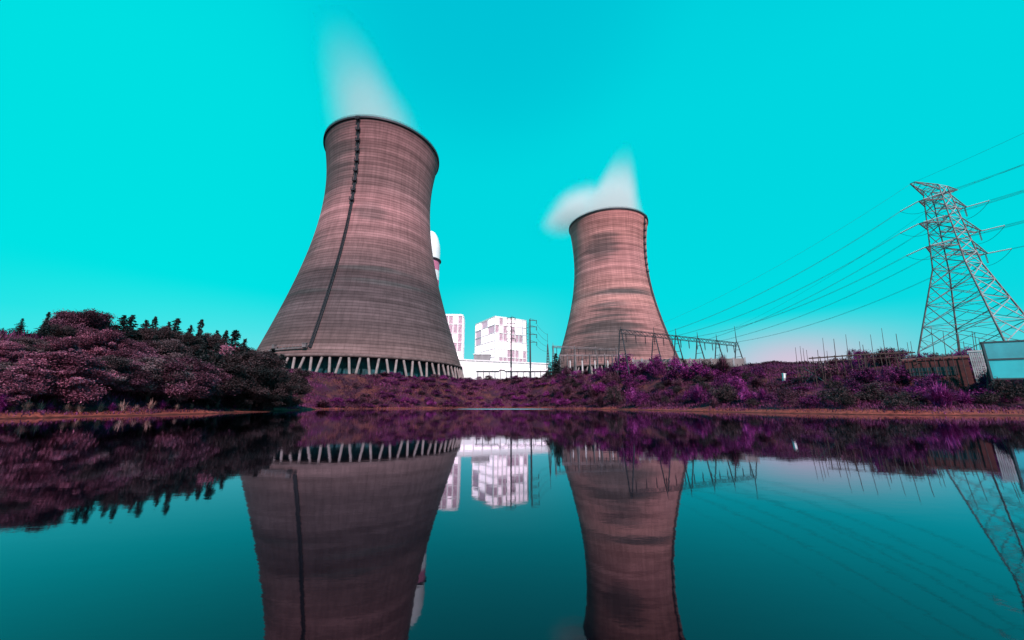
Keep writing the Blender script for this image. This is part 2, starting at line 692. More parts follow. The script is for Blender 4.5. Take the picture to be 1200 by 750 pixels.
T1 = (-78.3, 200.0, 20.1)
T2 = (83.65, 300.0, 27.6)
mat1 = tower_mat('stained_shaded_concrete_front',
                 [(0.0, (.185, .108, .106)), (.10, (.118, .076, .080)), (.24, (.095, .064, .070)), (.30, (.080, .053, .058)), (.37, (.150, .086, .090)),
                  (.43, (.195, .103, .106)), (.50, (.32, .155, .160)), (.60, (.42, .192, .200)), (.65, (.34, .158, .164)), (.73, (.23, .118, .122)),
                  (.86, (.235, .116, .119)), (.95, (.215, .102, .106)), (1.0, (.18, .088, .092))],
                 [(-1.34, .30, .590, .05, .42), (-2.45, .80, .86, .24, .62), (-2.5, .55, .45, .06, .5), (-1.2, .6, .335, .014, .6), (-1.0, .6, .285, .012, .6), (-1.9, .5, .245, .012, .5)], 128.6)  # widest patch paints the left flank dimmer, away from the red light
mat2 = tower_mat('stained_shaded_concrete_back',
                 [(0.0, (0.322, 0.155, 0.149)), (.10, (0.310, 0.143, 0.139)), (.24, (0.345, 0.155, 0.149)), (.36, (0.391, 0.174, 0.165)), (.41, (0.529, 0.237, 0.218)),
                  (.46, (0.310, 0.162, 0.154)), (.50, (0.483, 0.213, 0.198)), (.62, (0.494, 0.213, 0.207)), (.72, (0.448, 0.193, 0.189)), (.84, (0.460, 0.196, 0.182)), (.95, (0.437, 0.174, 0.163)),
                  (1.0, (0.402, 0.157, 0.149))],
                 [(-1.95, .66, .20, .180, .80), (-1.60, .80, .455, .024, .85), (-2.05, .50, .75, .09, .72), (-1.95, .40, .83, .035, .6), (-1.9, .5, .375, .03, .8)], 124.9)  # facing patches paint the dim middle between floodlit edges, besides stains
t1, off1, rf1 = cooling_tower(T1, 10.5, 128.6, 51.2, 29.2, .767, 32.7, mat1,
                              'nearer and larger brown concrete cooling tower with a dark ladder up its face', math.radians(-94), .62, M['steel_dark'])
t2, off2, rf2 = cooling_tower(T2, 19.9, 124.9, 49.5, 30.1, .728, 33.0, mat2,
                              'farther pink concrete cooling tower behind the switchyard gantry, grey band across its waist', math.radians(-42), .60, M['steel_dark'])
# access walkway low on the near tower
wk = MB()
for i in range(12):
    wa = math.radians(-95 - i * 1.9)
    wb_ = math.radians(-95 - (i + 1) * 1.9)
    q = rf1(.03) + 1.0
    p0 = Vector((q * math.cos(wa), q * math.sin(wa), off1 + 3.6 - .04 * i))
    p1 = Vector((q * math.cos(wb_), q * math.sin(wb_), off1 + 3.6 - .04 * (i + 1)))
    wk.bar(p0, p1, .32)
    wk.bar(p0 + Vector((0, 0, 1.5)), p1 + Vector((0, 0, 1.5)), .09)
    wk.bar(p0, p0 + Vector((0, 0, 1.5)), .09)
wk.build('walkway', M['steel_gal'], t1)
for wa, s in ((-96, 2.0), (-113, 1.4)):
    wa = math.radians(wa)
    q = rf1(.03) + 1.4
    cb = MB()
    cb.box((q * math.cos(wa), q * math.sin(wa), off1 + 4.4), (1.2, s * .8, 1.5), wa)
    cb.box((q * math.cos(wa), q * math.sin(wa), off1 + 5.25), (1.5, s * .8 + .3, .2), wa)
    cb.build('cabinet', M['steel_gal'], t1)


# ------------------------------------------------------------------ steam
def steam_mat(name, Hs, dx, dy, R0, k, dens, seed, fade0=.0, sharp=.55):
    m = bpy.data.materials.new(name)
    m.use_nodes = True
    t = NT(m.node_tree)
    for n in list(t.n):
        t.n.remove(n)
    out = t.new('ShaderNodeOutputMaterial')
    p = t.coord('Object')
    x, y, z = t.sep(p)
    tt = t.math('DIVIDE', z, Hs)
    cx = t.math('SUBTRACT', x, t.math('MULTIPLY', tt, dx))
    cy = t.math('SUBTRACT', y, t.math('MULTIPLY', tt, dy))
    R = t.math('MULTIPLY', t.math('SUBTRACT', 1.0, t.math('MULTIPLY', tt, k)), R0)
    rho = t.math('DIVIDE', t.math('SQRT', t.math('ADD', t.math('MULTIPLY', cx, cx), t.math('MULTIPLY', cy, cy))), R)
    nz = t.noise(t.vmath('ADD', p, (seed * 37.0, 0, 0)), .022, 3, .5)
    rho = t.math('ADD', rho, t.math('MULTIPLY', t.math('SUBTRACT', nz, .5), .5))
    e = t.smooth(rho, 1.0, 1 - sharp)
    f = t.math('POWER', t.smooth(tt, 1.0, fade0), 1.35)
    d = t.math('MULTIPLY', t.math('MULTIPLY', e, f), t.smooth(nz, .25, .75, .55 * dens, 1.4 * dens))
    v = t.new('ShaderNodeVolumePrincipled')
    t.put(v.inputs['Color'], (.99, .985, .985))
    t.put(v.inputs['Density'], d)
    v.inputs['Anisotropy'].default_value = -.35
    t.l.new(v.outputs[0], out.inputs['Volume'])
    return m


def plume(name, loc, Hs, dx, dy, R0, k, dens, seed, label, fade0=0.0, z0=-2.0, sharp=.55):
    m = MB()
    n, L = 32, 12
    vs, fs = [], []
    for i in range(L + 1):
        z = z0 + (Hs - z0) * i / L
        t = z / Hs
        r = R0 * (1 - k * t) * 1.03
        for q in range(n):
            w_ = 2 * PI * q / n
            vs.append((dx * t + r * math.cos(w_), dy * t + r * math.sin(w_), z))
    for i in range(L):
        for q in range(n):
            fs.append((i * n + q, i * n + (q + 1) % n, (i + 1) * n + (q + 1) % n, (i + 1) * n + q))
    fs += [tuple(reversed(range(n))), tuple(range(L * n, L * n + n))]
    m.add(vs, fs)
    o = m.build(name, steam_mat('steam_%d' % seed, Hs, dx, dy, R0, k, dens, seed, fade0, sharp), None, True, loc)
    tag(o, label, 'steam', 'steam rising from the cooling towers')
    return o


plume('steam_plume', (T1[0], T1[1], T1[2] + 128.6 + .6), 118, -44, 6, 33.5, .46, .034, 1,
      'tall pale steam plume leaning left from the mouth of the nearer cooling tower', sharp=.85)
plume('steam_plume', (T2[0], T2[1], T2[2] + 124.9 + .6), 92, 24, 8, 32.5, .78, .10, 2,
      'pointed white steam plume leaning right from the mouth of the farther cooling tower', .1)


def puff(loc, axes, rot, dens, label):
    m = MB()
    prof = []
    for i in range(13):
        w_ = -PI / 2 + PI * i / 12
        prof.append((max(.001, math.cos(w_)), math.sin(w_)))
    m.lathe(prof, 28)
    mt = bpy.data.materials.new('steam_puff')
    mt.use_nodes = True
    t = NT(mt.node_tree)
    for n in list(t.n):
        t.n.remove(n)
    out = t.new('ShaderNodeOutputMaterial')
    p = t.coord('Object')
    r = t.vmath('LENGTH', p, None, 1)
    nz = t.noise(t.vmath('MULTIPLY', p, (1, 1, 1)), 1.1, 3)
    r = t.math('ADD', r, t.math('MULTIPLY', t.math('SUBTRACT', nz, .5), .5))
    d = t.math('MULTIPLY', t.math('POWER', t.smooth(r, .95, 0.0), 1.6), dens)
    v = t.new('ShaderNodeVolumePrincipled')
    t.put(v.inputs['Color'], (.995, .99, .99))
    v.inputs['Anisotropy'].default_value = -.35
    t.put(v.inputs['Density'], d)
    t.l.new(v.outputs[0], out.inputs['Volume'])
    o = m.build('steam_puff', mt, None, True, loc)
    o.scale = axes
    o.rotation_euler = rot
    tag(o, label, 'steam', 'steam rising from the cooling towers')
    return o


puff(at(674, 247, 318), (46, 32, 25), (0, math.radians(-40), 0), .13, 'bright round steam puff spilling over the left rim of the farther cooling tower')


# ------------------------------------------------------------------ plant buildings
def block(name, corner, ang, L, D, z0, z1, bays_l, bays_d, floors, label, cat, pink_rows):
    """a framed building: corner is the near corner, L runs along ang, D along ang+90"""
    root = empty(name, (corner[0], corner[1], z0), ang)
    Hh = z1 - z0
    m = MB()
    m.box((L / 2, D / 2, Hh / 2), (L - 1.2, D - 1.2, Hh - .8))
    m.build('wall', M['white_wall'], root)
    m = MB()
    m.box((L / 2, D / 2, Hh), (L + .8, D + .8, 1.6))
    m.box((L / 2, D / 2, Hh + 1.1), (L * .92, D * .92, .9))
    m.build('roof', M['white_band'], root)
    m = MB()
    for i in range(bays_l + 1):
        m.box((L * i / bays_l, 0, Hh / 2 - .5), (1.1, 1.1, Hh - 1.0))
    for i in range(1, bays_d + 1):
        m.box((0, D * i / bays_d, Hh / 2 - .5), (1.1, 1.1, Hh - 1.0))
    m.build('frame', M['white_band'], root)
    for j in range(1, floors):
        m = MB()
        z = Hh * j / floors
        m.box((L / 2, .18, z), (L - 1.2, 1.0, .7))
        m.box((.18, D / 2 + .3, z), (1.0, D - 1.8, .7))
        m.build('floor_band', M['white_band'], root)
    for j in range(floors):
        zc = Hh * (j + .5) / floors
        hh = Hh / floors - 1.6
        for i in range(bays_l):
            xc = L * (i + .5) / bays_l
            wv = L / bays_l - 1.3
            m = MB()
            m.box((xc, .52, zc), (wv, .16, hh))
            k = pink_rows(i, j, 0)
            wo = m.build('window', M['pink_window'] if k else M['lit_window'], root)
            gl = MB()
            for q in range(1, 4):
                gl.box((xc - wv / 2 + wv * q / 4, .40, zc), (.22, .10, hh))
            for q in range(1, 4):
                gl.box((xc, .40, zc - hh / 2 + hh * q / 4), (wv, .09, .2))
            if k:
                gl.bar((xc - wv / 2, .35, zc - hh / 2), (xc + wv / 2, .35, zc + hh / 2), .16)
            gl.build('sash', M['grey_box'] if k else M['white_band'], wo)
        for i in range(bays_d):
            yc = D * (i + .5) / bays_d
            m = MB()
            m.box((.52, yc, zc), (.16, D / bays_d - 1.9, hh))
            m.build('window', M['pink_window'] if pink_rows(i, j, 1) else M['lit_window'], root)
    tag(root, label, cat, 'lit buildings of the power plant')
    return root


cb = at(580, 371, 410)
b1 = block('boiler_house', (cb.x, cb.y), math.radians(31), 42, 50, 17, cb.z, 8, 3, 9,
           'white floodlit boiler house with one corner towards the water, between the cooling towers', 'building',
           lambda i, j, s: ((i * 37 + j * 61 + i * j * 13) % 17) < ((13 if i > 1 else 6) if s == 0 and 1 < j < 7 else 5 if j < 8 else 1))
# outside stair tower on its right corner
m = MB()
for j in range(22):
    z = 3.6 * j
    m.box((44.2, 2 + 1.0 * (j % 2), z + 1.8), (2.4, 3.0, .25))
for dx, dy in ((0, 0), (2.8, 0), (0, 5), (2.8, 5)):
    m.bar((42.9 + dx, dy, 0), (42.9 + dx, dy, 80), .22)
m.build('stair_tower', M['steel_dark'], b1)
cb2 = at(542.5, 369.5, 404)
b2 = block('bunker_bay', (cb2.x - 42, cb2.y), 0.0, 42, 10, 17, cb2.z, 8, 1, 8,
           'white floodlit tower block half hidden behind the right flank of the nearer cooling tower', 'building',
           lambda i, j, s: (i * 3 + j * 2) % 4 != 0 and j > 3)
m = MB()
m.box((42.9, 5.2, 40), (.7, 9.2, 78))
m.build('side_wall', M['white_wall'], b2)

# long low hall
pa = at(536, 422, 225)
pb = at(642, 427.3, 249)
hl = empty('turbine_hall', (pa.x, pa.y, 12.2), math.atan2(pb.y - pa.y, pb.x - pa.x))
HL = (Vector((pb.x, pb.y)) - Vector((pa.x, pa.y))).length
HH = pa.z - 12.2
m = MB()
m.box((HL / 2, 12, HH / 2), (HL, 24, HH))
m.build('wall', M['white_band'], hl)
m = MB()
m.box((HL / 2, 12, HH + .4), (HL + 1.2, 25, .8))
m.build('roof', M['white_wall'], hl)
for i in range(11):
    m = MB()
    m.box((HL * (i + .5) / 11, -.05, HH * .72), (HL / 11 - 1.2, .12, 2.2))
    m.build('window', M['lit_window'], hl)
for i in range(5):
    m = MB()
    m.box((HL * (i + .6) / 5.4, -.06, 2.6), (3.2, .14, 5.0))
    m.build('door', M['grey_box'], hl)
for i in range(12):
    m = MB()
    m.box((HL * i / 11, -.2, HH / 2), (.5, .4, HH))
    m.build('pilaster', M['white_wall'], hl)
tag(hl, 'long low white hall with flat roof lying in front of the boiler house', 'building', 'lit buildings of the power plant')

pc = at(556, 415.5, 300)
dv = empty('plant_shed', (pc.x, pc.y, 17))
m = MB()
m.box((6, 5, (pc.z - 17) / 2), (13, 10, pc.z - 17))
m.build('wall', M['grey_box'], dv)
m = MB()
m.box((6, 5, pc.z - 17 + .3), (14, 11, .7))
m.build('roof', M['white_band'], dv)
m = MB()
m.box((3, 4, pc.z - 17 + 2), (3, 3, 3))
m.build('roof_vent', M['white_band'], dv)
tag(dv, 'small grey box-shaped shed between the two tall white plant buildings', 'building', 'lit buildings of the power plant')

# striped chimney behind the near tower
ctop = at(505.5, 271, 380)
ch = empty('chimney', (ctop.x, ctop.y, 17))
HT = ctop.z - 17
RC = 10.6
zs = [at(519, y, 380).z - 17 for y in (297, 306, 318, 329, 341, 352, 365, 380, 396)]
m = MB()
prof = []
for i in range(12):
    w_ = PI / 2 * i / 11
    prof.append((max(.01, RC * math.cos(w_)), zs[0] + (HT - zs[0]) * math.sin(w_)))
m.lathe([(RC, zs[1])] + prof, 40)
m.build('cap', M['chim_white'], ch, True)
seq = [zs[1], zs[2], zs[3], zs[4], zs[5], zs[6], zs[7], zs[8], 0]
for i in range(8):
    m = MB()
    m.lathe([(RC + .1 * i, seq[i + 1]), (RC + .1 * i, seq[i])], 40)
    m.build('red_band' if i % 2 == 0 else 'white_band', M['chim_red'] if i % 2 == 0 else M['chim_white'], ch, True)
m = MB()
m.lathe([(RC, zs[1] - .8), (RC + 1.6, zs[1] - .7), (RC + 1.6, zs[1] + .7), (RC, zs[1] + .8)], 40)
m.build('platform', M['steel_dark'], ch)
tag(ch, 'round-topped red and white banded chimney peeping out behind the nearer cooling tower', 'chimney')


# ------------------------------------------------------------------ poles
def line_pole(px, ytop, depth, arms, side, label):
    top = at(px, ytop, depth)
    zb = hz(top.x, top.y) - .2
    root = empty('power_pole', (top.x, top.y, zb))
    h = top.z - zb
    m = MB()
    m.bar((0, 0, 0), (0, 0, h), .42, .26, 8)
    m.build('pole', M['steel_dark'], root)
    for ya in arms:
        z = at(px, ya, depth).z - zb
        x0, x1 = (-2.0, 2.0) if side == 0 else (-.4, 3.1)
        m = MB()
        m.bar((x0, 0, z), (x1, 0, z), .17)
        m.bar((x1 * .8, 0, z), (0, 0, z + .9), .08)
        a_ = m.build('cross_arm', M['steel_dark'], root)
        for xx in ((x0 * .9, x1 * .9) if side == 0 else (x1 * .95,)):
            m = MB()
            for q in range(5):
                m.bar((xx, 0, z - .25 - .28 * q), (xx, 0, z - .4 - .28 * q), .2, .16, 6)
            m.bar((xx, 0, z), (xx, 0, z - 1.6), .06)
            m.build('insulator', M['brown_ins'], a_)
    tag(root, label, 'power pole', 'poles in front of the boiler house')
    return root


line_pole(599, 371.5, 165, (372.5, 379, 388, 397), 0, 'tall dark power pole with crossarms on both sides in front of the boiler house')
line_pole(621, 374, 165, (375.5, 383, 392, 401), 1, 'tall dark power pole with crossarms to the right only, beside the boiler house')

# tapered lattice mast
p = at(641.5, 391, 150)
zb = hz(p.x, p.y) - .2
ms = empty('lattice_mast', (p.x, p.y, zb))
h = p.z - zb
m = MB()
for k in range(4):
    m.bar((1.1 * math.cos(k * PI / 2), 1.1 * math.sin(k * PI / 2), 0), (.1 * math.cos(k * PI / 2), .1 * math.sin(k * PI / 2), h * .78), .12)
m.bar((0, 0, h * .75), (0, 0, h), .09)
m.build('legs_frame', M['steel_dark'], ms)
m = MB()
for j in range(14):
    z0, z1 = h * .78 * j / 14, h * .78 * (j + 1) / 14
    r0, r1 = 1.1 - 1.0 * j / 14, 1.1 - 1.0 * (j + 1) / 14
    for k in range(4):
        a0, a1 = k * PI / 2, (k + 1) * PI / 2
        m.bar((r0 * math.cos(a0), r0 * math.sin(a0), z0), (r1 * math.cos(a1), r1 * math.sin(a1), z1), .06)
m.build('bracing', M['steel_dark'], ms)
tag(ms, 'slim tapering lattice mast left of the farther cooling tower', 'mast')


def wire(a, b, sag, r, label, n=24, group=None, mat='wire', name='power_line', twin=False):
    a, b = Vector(a), Vector(b)
    pts = []
    for i in range(n + 1):
        t = i / n
        q = a.lerp(b, t)
        q.z -= sag * 4 * t * (1 - t)
        pts.append(q)
    m = MB()
    if twin:
        s_ = Vector((a.y - b.y, b.x - a.x, 0)).normalized() * .24
        m.tube([p - s_ for p in pts], r, 4)
        m.tube([p + s_ for p in pts], r, 4)
        for i in range(2, n, 3):
            m.bar(pts[i] - s_, pts[i] + s_, r)
    else:
        m.tube(pts, r, 4)
    o = m.build(name, M[mat], None, True)
    tag(o, label, 'power line', group)
    return o


for k, (y0, y1, wd) in enumerate(((375.5, 392, 'top'), (383, 400, 'second'), (392, 406, 'third'), (401, 412, 'lowest'))):
    a_ = at(628, y0 + 3, 165)
    b_ = at(641.5, y1, 150)
    wire(a_, b_, .8, .045, '%s thin wire between the one-sided power pole and the lattice mast' % wd, 10, 'wires from pole to lattice mast')


# ------------------------------------------------------------------ switchyard gantries
def gantry(a, b, zbeam, posts, label, spike, depth_leg=2.2, nbay=30, ins=True, matk='steel_dark', bh=1.1):
    a, b = Vector(a), Vector(b)
    ang = math.atan2(b.y - a.y, b.x - a.x)
    L = (Vector((b.x, b.y)) - Vector((a.x, a.y))).length
    root = empty('switchyard_gantry', (a.x, a.y, 0), ang)
    m = MB()
    for dy in (-.5, .5):
        for dz in (0, bh):
            m.bar((-.5, dy, zbeam - bh + dz), (L + .5, dy, zbeam - bh + dz), .09)
    for i in range(nbay):
        x0, x1 = L * i / nbay, L * (i + 1) / nbay
        for dy in (-.5, .5):
            m.bar((x0, dy, zbeam - bh), (x1, dy, zbeam), .06) if i % 2 else m.bar((x0, dy, zbeam), (x1, dy, zbeam - bh), .06)
        m.bar((x0, -.5, zbeam), (x1, .5, zbeam), .05)
    m.build('beam', M[matk], root)
    for t, sp in posts:
        x = L * t
        wp = a.lerp(b, t)
        zg = hz(wp.x, wp.y) - .3
        m = MB()
        for sg in (-1, 1):
            m.bar((x - .25 * sg, sg * depth_leg, zg), (x, sg * .25, zbeam), .20, .15, 6)
        for q in range(1, 5):
            zz = zg + (zbeam - zg) * q / 5
            dd = depth_leg * (1 - q / 5) + .25 * q / 5
            m.bar((x, -dd, zz), (x, dd, zz), .08)
        pst = m.build('support_frame', M[matk], root)
        if sp > 0:
            m = MB()
            m.bar((x, 0, zbeam), (x, 0, zbeam + sp), .14, .05, 6)
            m.build('lightning_spike', M[matk], pst)
    if ins:
        for i in range(ins):
            x = L * (i + .5) / ins
            m = MB()
            for q in range(7):
                m.bar((x, 0, zbeam - bh - .25 - .3 * q), (x, 0, zbeam - bh - .42 - .3 * q), .19, .15, 6)
            m.bar((x, 0, zbeam - bh), (x, 0, zbeam - bh - 2.6), .06)
            m.build('insulator_string', M['brown_ins'], root)
    tag(root, label, 'gantry', 'steel gantries of the switchyard')
    return root, ang, L


G0, G1 = Vector((31, 104.5)), Vector((78, 128))
gA, _, LA = gantry((31, 104.5, 0), (78, 128, 0), 22.0, [(0, 1.0), (.25, 2.0), (.43, 2.4), (.62, 2.2), (.80, 2.2), (1.0, 6.0)],
                   'long dark steel gantry with A-shaped legs and spikes, right of the farther cooling tower', 2, 2.4, 36, 14)
ga = at(648, 405.5, 158)
gb = at(722, 409, 166)
gantry((ga.x, ga.y, 0), (gb.x, gb.y, 0), ga.z, [(0, 1.5), (.33, 1.0), (.66, 1.0), (1.0, 1.5)],
       'low steel gantry across the foot of the farther cooling tower', 1, 1.5, 24, 9, 'steel_gal', .7)
ga = at(656, 416, 150)
gb = at(735, 419, 150)
gantry((ga.x, ga.y, 0), (gb.x, gb.y, 0), ga.z, [(i / 9, .8) for i in range(10)],
       'pale busbar frame with many short posts in front of the farther cooling tower', 1, .8, 18, 9, 'steel_gal', .35)
# switchgear columns
for i, px in enumerate((668, 682, 697, 712)):
    p = at(px, 421.5, 144)
    zg = hz(p.x, p.y) - .2
    r_ = empty('switchgear_column', (p.x, p.y, zg))
    hh = p.z - zg
    m = MB()
    m.box((0, 0, hh * .25), (.5, .5, hh * .5))
    m.box((0, 0, .2), (1.2, 1.2, .4))
    m.build('pedestal', M['steel_gal'], r_)
    m = MB()
    n = 8
    for q in range(n):
        z = hh * .5 + hh * .45 * q / n
        m.bar((0, 0, z), (0, 0, z + hh * .028), .30, .22, 8)
    m.bar((0, 0, hh * .5), (0, 0, hh * .97), .16, .14, 8)
    m.build('insulator', M['porcelain'], r_)
    m = MB()
    m.box((0, 0, hh), (1.6, .25, .2))
    m.build('terminal', M['steel_dark'], r_)
    tag(r_, '%s ribbed switchgear column below the farther cooling tower, counting from left' % ('first', 'second', 'third', 'fourth')[i],
        'switchgear', 'switchgear columns')

# pipe rack on the bank top under the white hall
pa_, pb_ = at(560, 436.5, 152), at(640, 432.5, 152)
pr = empty('pipe_rack', (pa_.x, pa_.y, hz(pa_.x, pa_.y)))
Lr = pb_.x - pa_.x
hh = pa_.z - pr.location.z
for i in range(13):
    x = Lr * i / 12
    zg = hz(pa_.x + x, pa_.y) - pr.location.z - .3
    m = MB()
    for sg in (-.5, .5):
        m.bar((x, sg, zg), (x, sg, hh + .5), .12)
    m.bar((x, -.7, hh), (x, .7, hh), .1)
    m.build('trestle', M['steel_dark'], pr)
for k, (dy, r_) in enumerate(((-.42, .20), (0.02, .28), (.46, .18))):
    m = MB()
    m.tube([(-.6, dy, hh + .12 + r_), (Lr * .3, dy, hh + .12 + r_), (Lr * .33, dy, hh + .7 + r_), (Lr * .38, dy, hh + .7 + r_), (Lr * .41, dy, hh + .12 + r_), (Lr + .6, dy, hh + .12 + r_)], r_, 8)
    m.build('pipe', M['steel_dark'], pr)
tag(pr, 'low dark pipe rack on trestles along the bank top before the white hall', 'pipe rack')


# ------------------------------------------------------------------ pylon
PB = at(1148.5, 409, 70)
PZ0 = PB.z
PY = empty('electricity_pylon', (PB.x, PB.y, PZ0))
PTOP = at(1099, 221, 70).z - PZ0
PWAIST = at(1123, 312, 70).z - PZ0
PH1, PH2, PH3 = [at(x, y, 70).z - PZ0 for x, y in ((1103, 239), (1110, 266), (1118, 293))]
phi = math.radians(58.4)
zg = hz(PB.x, PB.y) - PZ0


def prad(z):
    if z < PWAIST:
        return 8.3 + (3.35 - 8.3) * z / PWAIST
    return 3.35 + (1.75 - 3.35) * (z - PWAIST) / (PTOP - PWAIST)


def corner(k, z):
    r = prad(z)
    return Vector((r * math.cos(phi + k * PI / 2), r * math.sin(phi + k * PI / 2), z))


for k in range(4):
    m = MB()
    c0 = corner(k, 0)
    m.bar((c0.x, c0.y, -1.2 if True else 0), c0, .24, .2, 6)
    m.bar(c0, corner(k, PWAIST), .15, .12)
    m.bar(corner(k, PWAIST), corner(k, PTOP), .12, .085)
    lo = m.build('leg', M['steel_gal'], PY)
    m = MB()
    wp = PB + c0
    gz = hz(wp.x, wp.y) - PZ0
    m.box((c0.x, c0.y, (gz - 1.2) / 2 - .5), (1.1, 1.1, max(.6, abs(-1.2 - gz) + 1.4)), phi)
    m.build('footing', M['concrete'], lo)
lv = [0, PWAIST * .30, PWAIST * .56, PWAIST * .79, PWAIST]
nup = 7
lv += [PWAIST + (PTOP - PWAIST) * i / nup for i in range(1, nup + 1)]
for k in range(4):
    m = MB()
    for i in range(len(lv) - 1):
        z0, z1 = lv[i], lv[i + 1]
        a0, a1, b0, b1_ = corner(k, z0), corner(k, z1), corner(k + 1, z0), corner(k + 1, z1)
        r = .075 if z0 < PWAIST else .07
        m.bar(a0, b1_, r)
        m.bar(b0, a1, r)
        m.bar(a1, b1_, .05)
        if z0 < PWAIST:
            x_ = (a0 + b1_ + b0 + a1) / 4
            for (s0, s1) in ((a0, a1), (b0, b1_)):
                mid = (s0 + s1) / 2
                m.bar(mid, (s0 + x_) / 2, .05)
                m.bar(mid, (s1 + x_) / 2, .05)
                m.bar((s0 * 3 + s1) / 4, (s0 * 3 + x_) / 4, .045)
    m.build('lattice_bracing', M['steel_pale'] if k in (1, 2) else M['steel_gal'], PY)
for z in lv[1:]:
    m = MB()
    m.bar(corner(0, z), corner(2, z), .06)
    m.bar(corner(1, z), corner(3, z), .06)
    m.build('plan_brace', M['steel_gal'], PY)

aa = phi - PI / 4          # arm axis
ux = Vector((math.cos(aa), math.sin(aa), 0))
uy = Vector((-math.sin(aa), math.cos(aa), 0))   # line direction towards the gantry
TIPS = {}


def cross_arm(z, L, side, name, rise, hgt):
    s = prad(z) * math.cos(PI / 4)
    s2 = prad(z + hgt) * math.cos(PI / 4)
    m = MB()
    tip = ux * (side * L) + Vector((0, 0, z + rise))
    b = [ux * (side * s) + uy * (q * s) + Vector((0, 0, z)) for q in (-1, 1)]
    t_ = [ux * (side * s2) + uy * (q * s2) + Vector((0, 0, z + hgt)) for q in (-1, 1)]
    tt = [tip + uy * (.35 * q) for q in (-1, 1)]
    for q in range(2):
        m.bar(b[q], tt[q], .11)
        m.bar(t_[q], tt[q], .09)
        for i in range(4):
            f0, f1 = i / 4, (i + 1) / 4
            m.bar(b[q].lerp(tt[q], f0), t_[q].lerp(tt[q], f1), .05)
            m.bar(b[q].lerp(tt[q], f1), t_[q].lerp(tt[q], f1), .05)
            m.bar(b[q].lerp(tt[q], f0), b[1 - q].lerp(tt[1 - q], f1), .045)
    m.bar(tt[0], tt[1], .08)
    o = m.build(name, M['steel_gal'], PY)
    return tip, o


def string(p0, p1, parent, n=10, r=.13, mat='porcelain'):
    m = MB()
    p0, p1 = Vector(p0), Vector(p1)
    m.bar(p0, p1, .04)
    for i in range(n):
        q0, q1 = p0.lerp(p1, (i + .2) / n), p0.lerp(p1, (i + .75) / n)
        m.bar(q0, q1, r, r * .7, 6)
    return m.build('insulator_string', M[mat], parent)


def jumper(p0, p1, drop, parent):
    m = MB()
    pts = []
    for i in range(15):
        t = i / 14
        q = Vector(p0).lerp(Vector(p1), t)
        q.z -= drop * 4 * t * (1 - t)
        pts.append(q)
    m.tube(pts, .035)
    return m.build('jumper_wire', M['wire'], parent)


ENDS = []
for lev, (z, L) in enumerate(((PH1, 7.6), (PH2, 10.0), (PH3, 9.8))):
    for side in (-1, 1):
        tip, ao = cross_arm(z, L if side > 0 else L * .68, side, 'cross_arm', .1, 1.5)
        inn = tip + uy * 3.6 + Vector((0, 0, -.55))
        out_ = tip - uy * 3.6 + Vector((0, 0, -.35))
        string(tip + uy * .4, inn, ao, 12, .15)
        string(tip - uy * .4, out_, ao, 12, .15)
        jumper(inn, out_, 2.1, ao)
        if side > 0:
            string(tip - Vector((0, 0, .1)), tip - Vector((0, 0, 2.0)), ao, 7, .16)
        ENDS.append((lev, side, PB + inn, PB + out_))
ETIPS = []
for side in (-1, 1):
    tip, ao = cross_arm(PTOP - 1.1, 6.3, side, 'earth_wire_arm', 1.5, 1.1)
    ETIPS.append((side, PB + tip))
tag(PY, 'tall steel lattice electricity pylon with three pairs of crossarms, right of the switchyard', 'pylon')

lvn = ('upper', 'middle', 'lower')
gdir = (G1 - G0).normalized()
for (lev, side, inn, out_) in ENDS:
    sname = 'left' if side < 0 else 'right'
    f = {(-1, 0): .30, (-1, 1): .42, (-1, 2): .54, (1, 0): .70, (1, 1): .82, (1, 2): .95}[(side, lev)]
    q = G0.lerp(G1, f)
    wire(inn, (q.x, q.y, 21.9), 2.6, .025, 'power line sagging from the %s %s crossarm of the pylon down to the gantry' % (lvn[lev], sname), 30, 'power lines from pylon to gantry', twin=True)
    e = out_ - uy * 60 + Vector((0, 0, 3.0)) + ux * 2
    wire(out_, e, 2.0, .026, 'power line leaving the %s %s crossarm of the pylon towards the right edge' % (lvn[lev], sname), 30, 'power lines running off to the right', twin=True)
for side, tip in ETIPS:
    sname = 'left' if side < 0 else 'right'
    q = G0.lerp(G1, .25 if side < 0 else 1.0)
    wire(tip, (q.x, q.y, 24.0 if side < 0 else 27.5), 2.0, .02, 'thin earth wire from the %s top tip of the pylon down to a gantry spike' % sname, 30, 'power lines from pylon to gantry')
    wire(tip, tip - uy * 60 + Vector((0, 0, 4)), 1.5, .02, 'thin earth wire leaving the %s top tip of the pylon towards the right edge' % sname, 30, 'power lines running off to the right')


# ------------------------------------------------------------------ bank-top poles, rails, huts on the right
def stick(px, ytop, ybot, depth, r, lean, label, grp, name='bamboo_pole', cat='pole', mat='bamboo'):
    t_ = at(px, ytop, depth)
    zg = hz(t_.x, t_.y) - .3
    m = MB()
    h = t_.z - zg
    n = 6
    pts = [(lean * h * (i / n) ** 1.2 - lean * h, 0, h * i / n) for i in range(n + 1)]
    m.tube(pts, [r * (1 - .5 * i / n) for i in range(n + 1)], 6)
    o = m.build(name, M[mat], None, False, (t_.x, t_.y, zg))
    tag(o, label, cat, grp)
    return o


